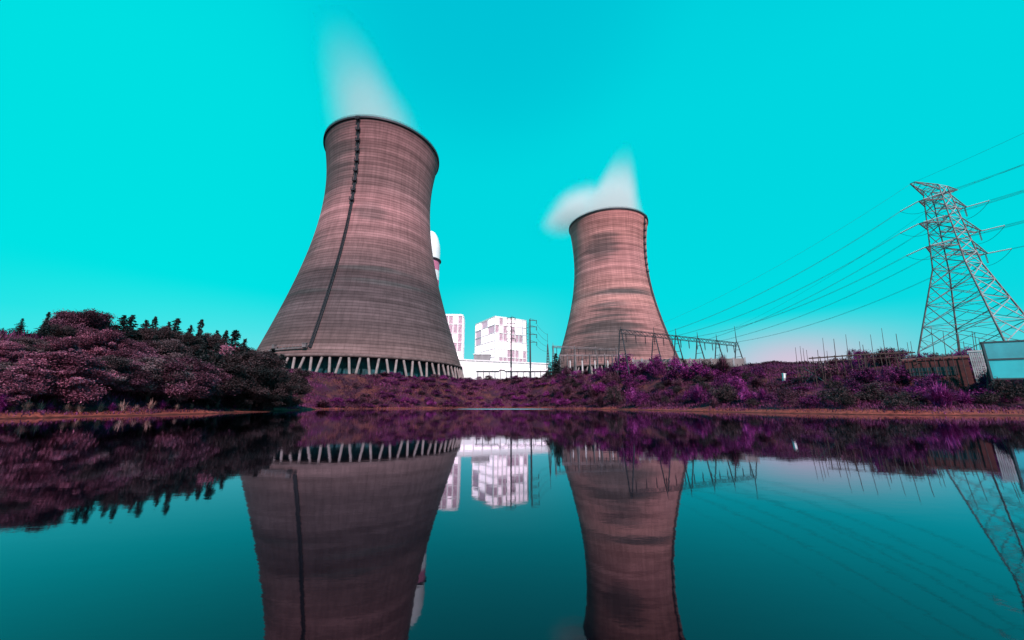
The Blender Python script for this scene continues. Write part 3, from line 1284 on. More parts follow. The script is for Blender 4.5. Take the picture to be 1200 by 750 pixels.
ORD = ('first', 'second', 'third', 'fourth', 'fifth', 'sixth', 'seventh', 'eighth', 'ninth', 'tenth', 'eleventh', 'twelfth',
       'thirteenth', 'fourteenth', 'fifteenth', 'sixteenth', 'seventeenth', 'eighteenth', 'nineteenth', 'twentieth')
for i, (px, yt) in enumerate(((932, 407), (937.5, 405.5), (941, 408), (945, 410))):
    stick(px, yt, 420, 66, .06, .05, '%s of four thin poles leaning together on the bank at the pink horizon' % ORD[i], 'four leaning poles')
mids = ((958, 410), (964, 396), (969, 411), (977, 397), (991, 392), (1007, 400), (1011, 404), (1020, 392), (1033, 384.5), (1050, 391), (1063, 401), (1067, 400))
for i, (px, yt) in enumerate(mids):
    stick(px, yt, 418, 60, .055 if i % 3 else .075, .07, 'thin upright pole above the dark rail left of the pylon, %s from left' % ORD[i], 'poles along the dark rail')
rights = ((1091, 383, .07), (1105, 388, .05), (1123, 392, .03), (1129, 400, .03), (1139, 388, .05), (1142, 390, .04), (1147, 396, .04))
for i, (px, yt, ln) in enumerate(rights):
    stick(px, yt, 420, 52, .055, .12, 'slanting pole standing before the legs of the pylon, %s from left' % ORD[i], 'poles before the pylon')

# rail on posts
ra, rb_, rc = at(948, 420, 58), at(1072, 413, 56), at(1150, 417, 50)


def rail(a, b, label, n):
    m = MB()
    root = empty('rail_fence', (a.x, a.y, hz(a.x, a.y)))
    o = Vector((a.x, a.y, root.location.z))
    m.tube([a - o, a.lerp(b, .5) - o + Vector((0, 0, .12)), b - o], .10, 6)
    m.build('top_rail', M['wood'], root)
    m = MB()
    m.tube([a - o - Vector((0, 0, .55)), b - o - Vector((0, 0, .6))], .05, 6)
    m.build('lower_rail', M['wood'], root)
    for i in range(n):
        p = a.lerp(b, (i + .5) / n)
        m = MB()
        m.bar(Vector((p.x, p.y, hz(p.x, p.y) - .3)) - o, p - o + Vector((0, 0, .25)), .07, .055, 6)
        m.build('post', M['wood'], root)
    tag(root, label, 'fence', 'dark rails along the bank top')


rail(ra, rb_, 'dark timber rail along the bank top left of the pylon', 14)
rail(at(1074, 420.5, 51), rc, 'dark timber rail in front of the pylon legs and above the brick hut', 10)

# brick hut with barred window
hp = at(1066, 449, 52)
hq = at(1142, 449, 48)
hut = empty('brick_hut', (hp.x, hp.y, hp.z - 1.0), math.atan2(hq.y - hp.y, hq.x - hp.x))
hl_ = (Vector((hq.x, hq.y)) - Vector((hp.x, hp.y))).length
hh = at(1062, 424, 52).z - (hp.z - 1.0)
m = MB()
m.box((hl_ / 2, 1.6, hh / 2), (hl_, 3.2, hh))
m.build('wall', M['brick'], hut)
m = MB()
vs = [(-.2, -.12, hh + .02), (hl_ + .2, -.12, hh + .02), (hl_ + .4, 3.7, hh + .55), (-.4, 3.7, hh + .55)]
vs2 = [(x, y, z + .18) for x, y, z in vs]
m.add(vs + vs2, [(3, 2, 1, 0), (4, 5, 6, 7), (0, 1, 5, 4), (1, 2, 6, 5), (2, 3, 7, 6), (3, 0, 4, 7)])
m.build('roof', plain('rusty_sheet', (.14, .035, .035), .8, .5, .8), hut)
for xc in (hl_ * .22, hl_ * .62):
    m = MB()
    m.box((xc, -.04, hh * .62), (2.1, .1, 1.1))
    wo = m.build('window', M['frame_dark'], hut)
    m = MB()
    for i in range(8):
        m.bar((xc - 1.0 + i * .286, -.12, hh * .62 - .55), (xc - 1.0 + i * .286, -.12, hh * .62 + .55), .035)
    m.bar((xc - 1.1, -.13, hh * .62), (xc + 1.1, -.13, hh * .62), .035)
    m.build('bars', M['bamboo'], wo)
for i in range(7):
    m = MB()
    x = hl_ * (i + .3) / 7
    m.bar((x, -.25, -.6), (x + .1, -.3, hh + .5 + .3 * (i % 3)), .055, .04, 6)
    m.build('prop', M['bamboo'], hut)
tag(hut, 'low rusty brick hut with barred windows and timber props in front of the pylon', 'hut')

# white pierced screen wall
sp_ = at(1143, 440, 46)
sq_ = at(1165, 440, 45)
sw = empty('screen_wall', (sp_.x, sp_.y, sp_.z - 1.0), math.atan2(sq_.y - sp_.y, sq_.x - sp_.x))
Ls = (sq_ - sp_).length
hs = at(1140, 413, 46).z - sp_.z + 1.0
m = MB()
n = 9
for i in range(n + 1):
    m.box((Ls * i / n, 0, hs * .5), (.10, .16, hs))
for j in range(9):
    m.box((Ls / 2, .0, .12 + (hs - .24) * j / 8), (Ls, .13, .09))
for i in range(n):
    for j in range(8):
        if (i * 7 + j * 5) % 3 == 0:
            m.box((Ls * (i + .5) / n, .02, .12 + (hs - .24) * (j + .5) / 8), (Ls / n, .09, hs / 8.2))
m.build('lattice', M['steel_pale'], sw)
m = MB()
m.box((Ls / 2, 0, hs + .1), (Ls + .3, .3, .2))
m.build('coping', M['steel_pale'], sw)
tag(sw, 'white pierced screen wall between the brick hut and the teal hoarding', 'wall')

# teal hoarding
ba = at(1161, 438.5, 42)
bt = at(1152, 401.5, 42)
hd = empty('hoarding', (ba.x, ba.y, ba.z - 1.2), math.radians(-24))
HD_L = 9.0
HD_H = bt.z - ba.z + 1.2
zm = at(1157, 421.5, 42).z - ba.z + 1.2
m = MB()
m.box((HD_L / 2, .0, (zm + HD_H) / 2), (HD_L - .1, .08, HD_H - zm - .1))
m.build('upper_panel', M['teal_sheet'], hd)
m = MB()
m.box((HD_L / 2, .02, (zm + .7) / 2), (HD_L - .1, .07, zm - .75))
m.build('lower_panel', M['teal_sheet_low'], hd)
m = MB()
for z in (HD_H, zm, .66):
    m.box((HD_L / 2, -.02, z), (HD_L + .2, .2, .16))
for x in (0.0, HD_L):
    m.box((x, .03, HD_H / 2), (.18, .22, HD_H + .1))
m.build('frame', M['frame_dark'], hd)
for x in (.3, HD_L * .35, HD_L * .68, HD_L - .3):
    m = MB()
    m.bar((x, .25, -1.0), (x, .25, HD_H - .1), .08)
    m.bar((x, .25, HD_H * .7), (x, 1.8, -.6), .06)
    m.build('stay', M['frame_dark'], hd)
tag(hd, 'dark-framed teal sheet hoarding at the right edge below the pylon', 'hoarding')

# little white marker post, and a rickety timber rack
gp = ground_hit(918, 448)
p = at(917.5, 438.5, gp.y)
m = MB()
zg = hz(p.x, p.y) - .3
m.box((0, 0, (p.z - zg) / 2), (.42, .42, p.z - zg))
m.box((0, 0, p.z - zg + .08), (.5, .5, .16))
mk = m.build('marker_post', M['white_post'], None, False, (p.x, p.y, zg))
mk.rotation_euler = (0, math.radians(6), 0)
tag(mk, 'short white marker post leaning on the purple bank', 'post')
p, q = ground_hit(941, 449), ground_hit(968, 450)
rk = empty('timber_rack', (p.x, p.y, hz(p.x, p.y) - .2), math.atan2(q.y - p.y, q.x - p.x))
Lk = (q - p).length
hk = at(940, 428, p.y).z - rk.location.z
for i in range(5):
    m = MB()
    x = Lk * i / 4
    m.bar((x, (i % 2) * .8, 0), (x + random.uniform(-.3, .3), (i % 2) * .8, hk * random.uniform(.85, 1.1)), .07, .05, 6)
    m.build('upright', M['bamboo'], rk)
for j in range(4):
    m = MB()
    m.bar((-.3, .0, hk * (.35 + .18 * j)), (Lk + .3, .7, hk * (.3 + .19 * j)), .05)
    m.build('crossbar', M['bamboo'], rk)
m = MB()
m.bar((0, .3, 0), (Lk, .3, hk), .05)
m.bar((Lk, .2, 0), (.2, .2, hk * .9), .05)
m.build('brace', M['steel_gal'], rk)
tag(rk, 'rickety timber rack standing in the bushes left of the pylon', 'rack')

# low wall along the bank top right of the far tower
wa_, wb2 = at(742, 423, 128), at(873, 422, 112)
lw = empty('boundary_wall', (wa_.x, wa_.y, 0))
d_ = Vector((wb2.x - wa_.x, wb2.y - wa_.y, 0))
m = MB()
n = 22
for i in range(n):
    p = wa_.lerp(wb2, (i + .5) / n)
    zg = hz(p.x, p.y) - .6
    top = p.z + .5
    m.box((p.x - wa_.x, p.y - wa_.y, (zg + top) / 2), (d_.length / n + .02 * (i % 2), .3, top - zg + .03 * (i % 2)), math.atan2(d_.y, d_.x))
m.build('wall', M['concrete'], lw)
for i in range(12):
    p = wa_.lerp(wb2, i / 11)
    m = MB()
    zg = hz(p.x, p.y) - .6
    m.box((p.x - wa_.x, p.y - wa_.y, (zg + p.z + .8) / 2), (.45, .5, p.z + .8 - zg), math.atan2(d_.y, d_.x))
    m.build('pier', M['grey_box'], lw)
tag(lw, 'low grey boundary wall with pale piers under the long gantry', 'wall')


# ------------------------------------------------------------------ plants
def leaf_cloud(rg, clumps, n_per, size, up=.5, elong=1.0, droop=0.0):
    """small leaf faces spread through clumps [(centre, radii)]"""
    cs, ts = [], []
    for c, r, bias in clumps:
        n = int(n_per * (r[0] * r[1] * r[2]) ** (2 / 3))
        n = max(n, 12)
        d = rg.normal(size=(n, 3))
        d /= np.linalg.norm(d, axis=1)[:, None]
        rad = np.clip(np.abs(rg.normal(.62, .34, n)), 0, 1.6)
        p = d * rad[:, None] * np.array(r) + np.array(c)
        cs.append(p)
        ts.append(np.clip(.5 + bias + rg.normal(0, .16, n), 0, 1))
    P = np.concatenate(cs)
    T = np.concatenate(ts)
    n = len(P)
    nrm = rg.normal(size=(n, 3))
    nrm[:, 2] = np.abs(nrm[:, 2]) + up
    nrm /= np.linalg.norm(nrm, axis=1)[:, None]
    a = rg.normal(size=(n, 3))
    if droop:
        a[:, 2] -= droop
    a -= nrm * (a * nrm).sum(1)[:, None]
    a /= np.linalg.norm(a, axis=1)[:, None]
    b = np.cross(nrm, a)
    s = size * (.55 + .9 * rg.random(n))[:, None]
    v = np.stack([P - a * s * elong, P + b * s * .5, P + a * s * elong, P - b * s * .5], 1).reshape(-1, 3)
    q = np.arange(4 * n).reshape(n, 4)
    return v, q, np.repeat(T, 4)


def limb_mesh(rg, h, r, spread, n=6, lean=0.0):
    m = MB()
    pts = []
    for i in range(6):
        t = i / 5
        pts.append((lean * h * t + .05 * h * math.sin(3 * t + rg.random()), .04 * h * math.sin(2.3 * t), h * t))
    m.tube(pts, [r * (1 - .75 * i / 5) for i in range(6)], 7)
    for k in range(n):
        t = .3 + .6 * rg.random()
        i = int(t * 5)
        p = Vector(pts[i])
        w_ = rg.random() * 2 * PI
        e = p + Vector((math.cos(w_) * spread * (.5 + .5 * rg.random()), math.sin(w_) * spread * (.5 + .5 * rg.random()), h * (.12 + .25 * rg.random())))
        m.tube([p, p.lerp(e, .5) + Vector((0, 0, .05 * h)), e], [r * .4, r * .28, r * .1], 5)
    return m


def broad(seed, h=1.0, crown_r=.55, n=46, layers=True, size=.015, npc=3000, flat=.45):
    """a unit-high broadleaf: clumps on a dome, set in loose layers"""
    rg = np.random.default_rng(seed)
    cl = []
    for i in range(n):
        u = rg.random() ** .8
        z = .22 + .70 * u
        rr = crown_r * math.sqrt(max(.05, 1 - ((z - .45) / .55) ** 2)) * (.55 + .5 * rg.random())
        w_ = rg.random() * 2 * PI
        s = .065 + .10 * rg.random() ** 1.5
        cl.append(((rr * math.cos(w_), rr * math.sin(w_), z + .05 * rg.normal()), (s * 1.2, s * 1.2, s * flat * (1.1 + .8 * rg.random())), rg.normal(0, .22)))
    for i in range(8):
        w_ = rg.random() * 2 * PI
        cl.append((((.15 * math.cos(w_)), (.15 * math.sin(w_)), .45 + .4 * rg.random()), (.2, .2, .12), -.2))
    v, q, t = leaf_cloud(rg, cl, npc / .045, size, .35)
    return v, q, t, limb_mesh(rg, .8, .035, crown_r * .8)


def conifer(seed, spread=.26):
    rg = np.random.default_rng(seed)
    cl = []
    tiers = 22
    for i in range(tiers):
        z = .10 + .88 * (i / (tiers - 1)) ** .9
        R = spread * max(.0, 1.03 - z) ** .75 * (.55 + .65 * rg.random())
        nb = max(2, int(7 * (1.15 - z)))
        w0 = rg.random() * 6
        for k in range(nb):
            w_ = w0 + 2 * PI * (k + .7 * rg.random()) / nb
            L = R * (.55 + .7 * rg.random())
            for f in (.25, .6, 1.0):
                s = (.020 + .046 * (1 - z)) * (1.1 - .35 * f)
                cl.append(((L * f * math.cos(w_), L * f * math.sin(w_), z - .05 * f * f + .015 * rg.normal()), (s * 1.25, s * 1.25, s * .55), rg.normal(0, .14)))
    v, q, t = leaf_cloud(rg, cl, 15000, .016, .2, 1.5)
    return v, q, t, limb_mesh(rg, .86, .020, .05, 0)


def shrub(seed, n=16, flat=.8, size=.042, npc=1150, arch=0):
    rg = np.random.default_rng(seed)
    if arch:
        # arching grass-like shrub: long blades
        N = arch
        w_ = rg.random(N) * 2 * PI
        L = .45 + .75 * rg.random(N)
        o_ = rg.random(N) ** .8
        base = np.stack([.10 * rg.normal(size=N), .10 * rg.normal(size=N), np.zeros(N)], -1)
        dv = np.stack([np.cos(w_), np.sin(w_), 0 * w_], -1)
        sd = np.stack([-np.sin(w_), np.cos(w_), 0 * w_], -1) * .017
        up = np.array([0, 0, 1.0])
        P = []
        for f in (0, .4, .75, 1.0):
            P.append(base + dv * (L * o_ * (.25 * f + .85 * f * f))[:, None] + up * (L * (f - .62 * o_ * f ** 2.6))[:, None])
        ws = (.9, 1.0, .8, .1)
        v = []
        for k in range(3):
            v += [P[k] - sd * ws[k], P[k] + sd * ws[k], P[k + 1] + sd * ws[k + 1], P[k + 1] - sd * ws[k + 1]]
        v = np.stack(v, 1).reshape(-1, 3)
        q = np.arange(12 * N).reshape(-1, 4)
        t = np.repeat(np.clip(.5 + rg.normal(0, .25, N), 0, 1), 12)
        return v, q, t
    cl = []
    for i in range(n):
        w_ = rg.random() * 2 * PI
        rr = .62 * math.sqrt(rg.random())
        z = .25 + .62 * (1 - (rr / .7) ** 2) * rg.random() ** .6
        s = .16 + .13 * rg.random()
        cl.append(((rr * math.cos(w_), rr * math.sin(w_), z), (s * 1.2, s * 1.2, s * flat), rg.normal(0, .15)))
    v, q, t = leaf_cloud(rg, cl, npc / .6, size, .5)
    v[:, 2] = np.maximum(v[:, 2], -.08)
    return v, q, t


def plant_mesh(name, data, mat):
    return np_mesh(name, data[0], data[1], M[mat], data[2])


PROTO = {}


def tree_kind(key, datas, mat, bark='bark'):
    PROTO[key] = []
    for d in datas:
        me = plant_mesh('crown_mesh', d, mat)
        t = d[3]
        tm = bpy.data.meshes.new('trunk_mesh')
        tm.from_pydata([tuple(v) for v in t.v], [], t.f)
        tm.materials.append(M[bark])
        PROTO[key].append((me, tm))


bd = [broad(s, n=88 + 8 * (s % 3), crown_r=.5 + .07 * (s % 3)) for s in (21, 22, 23, 24)]
tree_kind('dark', bd[:3], 'dark_leaf')
tree_kind('plum', bd[1:4], 'plum_leaf')
tree_kind('rose', [bd[0], bd[3]], 'rose_leaf')
tree_kind('mauve', bd[:3], 'mauve_leaf')
tree_kind('conifer', [conifer(s, .27 + .03 * (s % 3)) for s in (31, 32, 33)], 'conifer')
tree_kind('magenta', [bd[2], bd[0]], 'magenta_leaf')
tree_kind('birch', [broad(29, crown_r=.3, n=22, npc=600)], 'rose_leaf', 'pale_bark')


def put_tree(key, x, y, ztop, wide, label, grp=None, v=None, zb=None):
    me, tm = PROTO[key][(v if v is not None else random.randrange(99)) % len(PROTO[key])]
    zb = hz(x, y) - .15 if zb is None else zb
    h = ztop - zb
    nm = {'conifer': 'conifer_tree', 'birch': 'slender_tree'}.get(key, 'broadleaf_tree')
    root = empty(nm, (x, y, zb), random.uniform(0, 6.28))
    for n_, mm in (('trunk', tm), ('crown', me)):
        o = bpy.data.objects.new(n_, mm)
        C.objects.link(o)
        o.parent = root
        o.scale = (h * wide, h * wide, h)
    tag(root, label, 'tree', grp)
    return root


def px_tree(key, px, ytop, Xw, wide, label, grp=None, v=None):
    if key == 'conifer':
        ytop += random.choice((-2, 0, 1, 3, 5))
        wide *= random.uniform(.85, 1.35)
    a_, b_ = ray(px, ytop)
    depth = Xw / a_
    return put_tree(key, Xw, depth, CAM_Z + b_ * depth, wide, label, grp, v)


KN = {'dark': 'dark', 'plum': 'plum', 'rose': 'rose-pink', 'mauve': 'grey-mauve', 'conifer': 'black-green', 'magenta': 'magenta'}
# skyline of the wood on the left bank
sky = [('mauve', -8, 393, 1.0), ('conifer', 4, 386, 1.0), ('dark', 12, 394, 1.0), ('conifer', 27, 375, 1.0), ('dark', 40, 391, 1.0), ('conifer', 58, 364, .95), ('dark', 72, 381, 1.0), ('plum', 103, 368, 1.05),
       ('conifer', 128, 378, .95), ('dark', 135, 388, .9), ('conifer', 146, 371, 1.0), ('conifer', 156, 368, 1.0), ('dark', 166, 385, .9), ('conifer', 172, 374, .95), ('conifer', 183, 370, 1.0), ('dark', 191, 383, .9), ('conifer', 199, 374, 1.0),
       ('conifer', 209, 372, 1.0), ('dark', 214, 389, .9), ('conifer', 224, 376, .95), ('conifer', 237, 372, .9), ('dark', 246, 391, .9), ('conifer', 255, 386, 1.05), ('conifer', 266, 386, 1.05),
       ('conifer', 277, 389, 1.1), ('conifer', 287, 394, 1.1), ('dark', 298, 410, 1.0), ('conifer', 309, 408, 1.15), ('conifer', 320, 408, 1.1), ('conifer', 331, 416, 1.15), ('dark', 340, 433, 1.0)]
cnt = {}
tot = {}
for s in sky:
    tot[s[0]] = tot.get(s[0], 0) + 1
for i, (k, px, yt, wd) in enumerate(sky):
    cnt[k] = cnt.get(k, 0) + 1
    nm = 'conifer' if k == 'conifer' else 'leafy tree'
    lb = "%s %s on the left wood's skyline, %s such from left" % (KN[k], nm, ORD[cnt[k] - 1])
    if k == 'plum':
        lb = 'broad plum-topped tree, tallest round crown on the skyline of the left wood'
    if px < 0:
        lb = 'grey-mauve leafy tree cut by the left edge, on the skyline of the left wood'
    px_tree(k, px, yt, -49.5 - (i * 7 % 5) * .8 + max(0, px - 250) * .075, wd, lb, 'trees on the left skyline', i)
mid = [('rose', 8, 400, 1.2), ('plum', 30, 404, 1.1), ('mauve', 46, 399, 1.1), ('rose', 73, 396, 1.1), ('mauve', 95, 402, 1.0), ('rose', 122, 387, 1.15), ('plum', 147, 398, 1.1), ('plum', 165, 401, 1.0),
       ('conifer', 183, 394, 1.2), ('mauve', 200, 398, 1.0), ('conifer', 219, 396, 1.2), ('conifer', 240, 399, 1.2), ('conifer', 255, 404, 1.1), ('birch', 273, 405, 1.0), ('dark', 288, 415, 1.2), ('conifer', 302, 420, 1.2), ('conifer', 314, 424, 1.3)]
cnt = {}
for i, (k, px, yt, wd) in enumerate(mid):
    cnt[k] = cnt.get(k, 0) + 1
    nm = 'conifer' if k == 'conifer' else 'leafy tree'
    lb = '%s %s halfway up the left wood, %s such from left' % (KN.get(k, 'pink'), nm, ORD[cnt[k] - 1])
    if k == 'birch':
        lb = 'slender pink-leaved tree with a bare pale trunk near the right end of the wood'
    if px == 122:
        lb = 'largest rose-pink crown in the middle of the left wood, tip near the skyline'
    px_tree(k, px, yt, -43.2 - (i * 5 % 3) * .7 + max(0, px - 250) * .05, wd, lb, 'trees halfway up the left wood', i)
low = [('rose', 6, 430, 1.3), ('mauve', 28, 425, 1.3), ('plum', 52, 432, 1.2), ('rose', 76, 414, 1.25), ('plum', 104, 428, 1.2), ('mauve', 118, 420, 1.2), ('plum', 138, 424, 1.2), ('plum', 160, 430, 1.3), ('mauve', 180, 421, 1.2),
       ('plum', 204, 419, 1.2), ('dark', 222, 424, 1.2), ('plum', 240, 430, 1.2), ('dark', 262, 428, 1.3), ('dark', 282, 432, 1.3), ('dark', 300, 434, 1.3), ('dark', 313, 444, 1.2), ('dark', 324, 454, 1.1)]
cnt = {}
for i, (k, px, yt, wd) in enumerate(low):
    cnt[k] = cnt.get(k, 0) + 1
    lb = "%s low tree at the left wood's foot, %s such from left" % (KN[k], ORD[cnt[k] - 1])
    px_tree(k, px, yt, -38.4 - (i * 5 % 3) * .5 + max(0, px - 270) * .02, wd, lb, 'low trees at the foot of the left wood', i)

# shrubs: prototypes
SH = {}
sdat = [shrub(s, 17 + s % 4) for s in (41, 42, 43)]
adat = [shrub(s, arch=900) for s in (51, 52)]
rdat = [shrub(s, arch=150) for s in (61, 62, 63)]
for key, dat in (('purple', sdat), ('magenta', sdat), ('plum', sdat), ('dark', sdat), ('rose', sdat)):
    SH[key] = [plant_mesh('shrub_mesh', d, key + '_leaf') for d in dat]
SH['weeping'] = [plant_mesh('shrub_mesh', d, 'magenta_leaf') for d in adat]
SH['plumgrass'] = [plant_mesh('shrub_mesh', d, 'plum_leaf') for d in adat]
SH['reed'] = [plant_mesh('reed_mesh', d, 'pale_reed') for d in rdat]


def put_shrub(key, x, y, r, h, label, grp, name='shrub', cat='shrub', v=None):
    me = SH[key][(v if v is not None else random.randrange(9)) % len(SH[key])]
    o = bpy.data.objects.new(name, me)
    C.objects.link(o)
    o.location = (x, y, hz(x, y) - .05)
    o.scale = (r, r, h)
    o.rotation_euler = (0, 0, random.uniform(0, 6.28))
    tag(o, label, cat, grp)
    return o


def px_shrub(key, px, ytop, ybase, r, label, grp, **kw):
    """stands where the sight line through its foot meets the bank; r is its radius over its height"""
    p = ground_hit(px + (ybase - ytop) * (px - 600) / 1950, ybase)
    h = at(px, ytop, p.y).z - hz(p.x, p.y)
    h = max(.5, h)
    return put_shrub(key, p.x, p.y, r * h, h, label, grp, **kw)


big = [('magenta', 731, 411, 443, .62, 'tall round magenta bush standing out against the farther cooling tower'),
       ('purple', 752, 421, 441, .75, 'dark purple bush right beside the tall round magenta one'),
       ('magenta', 768, 413, 438, .62, 'loose magenta bush at the right foot of the farther cooling tower'),
       ('purple', 712, 428, 446, .8, 'purple bush under the tall round magenta one'),
       ('magenta', 806, 419, 447, .95, 'wide magenta bush at the right edge of the farther cooling tower'),
       ('purple', 786, 432, 452, .9, 'deep purple bush below the wide magenta one under the gantry'),
       ('magenta', 832, 428, 447, .95, 'spreading magenta bush under the middle of the long gantry'),
       ('purple', 862, 427, 444, .95, 'deep purple bush under the right end of the long gantry'),
       ('magenta', 740, 450, 478, .42, 'brightest magenta bush standing at the water below the farther tower'),
       ('magenta', 700, 446, 464, .8, 'magenta bush halfway up the bank left of the brightest waterside bush'),
       ('weeping', 818, 451, 473, .75, 'fountain-shaped magenta shrub by the sand below the gantry'),
       ('weeping', 872, 453, 470, .75, 'larger and left of two fountain-shaped magenta shrubs near the sand'),
       ('weeping', 893, 455, 470, .7, 'smaller and right of two fountain-shaped magenta shrubs near the sand'),
       ('dark', 845, 446, 474, .7, 'black bush beside the sand between the fountain-shaped magenta shrubs'),
       ('plum', 1036, 404, 430, .75, 'dark plum bush poking above the rail left of the pylon'),
       ('purple', 1010, 428, 450, .9, 'purple bush on the slope below the thin poles'),
       ('dark', 1020, 446, 474, .9, 'wide black bush above the sand below the dark rail'),
       ('purple', 1050, 428, 452, .9, 'purple bush just left of the brick hut'),
       ('dark', 985, 450, 476, .9, 'black bush above the sand right of the timber rack'),
       ('rose', 995, 457, 476, .6, 'dusky pink bush at the sand below the thin poles'),
       ('weeping', 1098, 449, 477, .85, 'large drooping magenta shrub in front of the brick hut'),
       ('weeping', 1126, 457, 477, .7, 'small drooping magenta shrub right below the brick hut'),
       ('dark', 1066, 456, 476, .9, 'black bush left below the brick hut'),
       ('dark', 1168, 440, 474, .7, 'black bush at the foot of the white screen wall'),
       ('dark', 1190, 444, 476, .7, 'black bush at the right edge below the teal hoarding'),
       ('rose', 1185, 437, 462, .55, 'pinkish bush in front of the teal hoarding'),
       ('dark', 1177, 421, 452, .36, 'small dark bush seen against the lower teal panel of the hoarding'),
       ('dark', 1150, 456, 478, .8, 'black bush by the sand under the white screen wall'),
       ('dark', 1143, 432, 452, .6, 'dark bush between the brick hut and the white screen wall'),
       ('dark', 1108, 437, 466, .6, 'dark bush against the middle of the brick hut wall'),
       ('purple', 1080, 438, 466, .75, 'purple bush against the left end of the brick hut wall'),
       ('dark', 1156, 424, 462, .4, 'upright dark bush in front of the white screen wall'),
       ('plum', 968, 424, 444, .9, 'dull plum bush behind the timber rack'),
       ('rose', 262, 450, 470, .7, 'small bright pink bush at the foot of the left wood'),
       ('weeping', 5, 460, 484, .6, 'bright magenta tuft at the water on the left edge')]
for k, px, yt, dp, r, lb in big:
    px_shrub(k, px, yt, dp, r, lb, None)
# dark little conifer by the lattice mast
p = at(651, 414, 135)
put_tree('conifer', p.x, p.y, p.z, 1.5, 'small dark conifer on the bank top at the left foot of the farther tower')

# scattered shrubs on the banks, labelled by row and by what stands above them
zones = [(340, "under the near tower's left half"), (430, "under the near tower's right half"), (540, 'under the white hall'),
         (640, "under the far tower's left half"), (725, "under the far tower's right half"), (795, 'under the long gantry'),
         (880, 'under the pink horizon'), (960, 'under the thin poles'), (1075, 'under the pylon'), (1300, '')]


def zone(px):
    z = None
    for x0, nm in zones:
        if px >= x0:
            z = nm
    return z


cand = []
pts = []
tries = 0
while len(pts) < 265 and tries < 60000:
    tries += 1
    x, y = rng.uniform(-46, 75), rng.uniform(30, 150)
    d = float(sdist(np.array([x]), np.array([y]))[0])
    if not 2.6 < d < (44 if y < 75 else 27):
        continue
    px = xpix((x, y, hz(x, y) + 1))
    if not 345 < px < 1185 or (x < -30 and y < 92):
        continue
    if math.hypot(x - T1[0], y - T1[1]) < 58:
        continue
    gap = 1.9 if y < 75 else 2.6
    if any((x - a0) ** 2 + (y - b0) ** 2 < gap ** 2 for a0, b0, *_ in pts):
        continue
    row = 0 if d < 8 else (1 if d < 17 else 2)
    u = rng.random()
    k = 'purple' if u < .34 else 'magenta' if u < .53 else 'plum' if u < .70 else 'dark' if u < .90 else 'plumgrass'
    if k == 'dark' and px < 640:
        k = 'purple'
    pts.append((x, y, d, px, row, k))
ROWN = ('by the water', 'mid-bank', 'on the bank top')
CN = {'purple': 'dark purple shrub', 'magenta': 'magenta shrub', 'plum': 'dull plum shrub', 'dark': 'black shrub', 'plumgrass': 'grassy plum shrub'}
pts.sort(key=lambda q: q[3])
cnt = {}
for x, y, d, px, row, k in pts:
    zn = zone(px)
    key = (zn, row, k)
    cnt[key] = cnt.get(key, 0) + 1
    r = rng.uniform(1.5, 2.9) * (1.0 if y > 75 else .70)
    h = r * rng.uniform(.65, 1.0)
    if px < 640:
        h *= rng.uniform(.6, 1.0)
        r *= rng.uniform(.6, 1.2)
    else:
        h *= rng.uniform(1.0, 2.2)
    if 902 < px < 978 and row:
        h = min(h, .7)
    lb = '%s, %s, %s, %s from left' % (CN[k], ROWN[row], zn, ORD[min(19, cnt[key] - 1)])
    put_shrub(k, x, y, r, h, lb, 'shrubs on the far bank', v=cnt[key])

# pale reeds along the left waterline
cr = 0
for px, dx, hgt in ((14, 1.5, .55), (30, 1.2, .75), (46, 1.4, .6), (58, 1.2, .5), (78, 1.3, .65), (93, 1.2, .7), (118, 1.4, .6), (131, 1.3, .55), (142, 1.3, .75), (160, 1.5, .5), (176, 1.3, .8), (189, 1.4, .7), (207, 1.5, .6),
                    (224, 1.6, .5), (243, 1.6, .55), (275, 1.8, .6), (300, 2.0, .6)):
    a_, _ = ray(px, 480)
    # walk inland along the sight line until past the waterline
    yy = 15.0
    while float(sdist(np.array([a_ * yy]), np.array([yy]))[0]) < dx + 1.1:
        yy += .25
    k = 'reed' if cr % 4 != 3 else 'weeping'
    lb = ('pale tuft of reeds' if k == 'reed' else 'magenta tuft of reeds') + ' on the sand below the left wood, %s from left' % ORD[cr]
    put_shrub(k, a_ * yy, yy, hgt * .95, hgt * 1.35, lb, 'reed tufts on the left shore', 'reed_tuft', 'reeds', cr)
    cr += 1


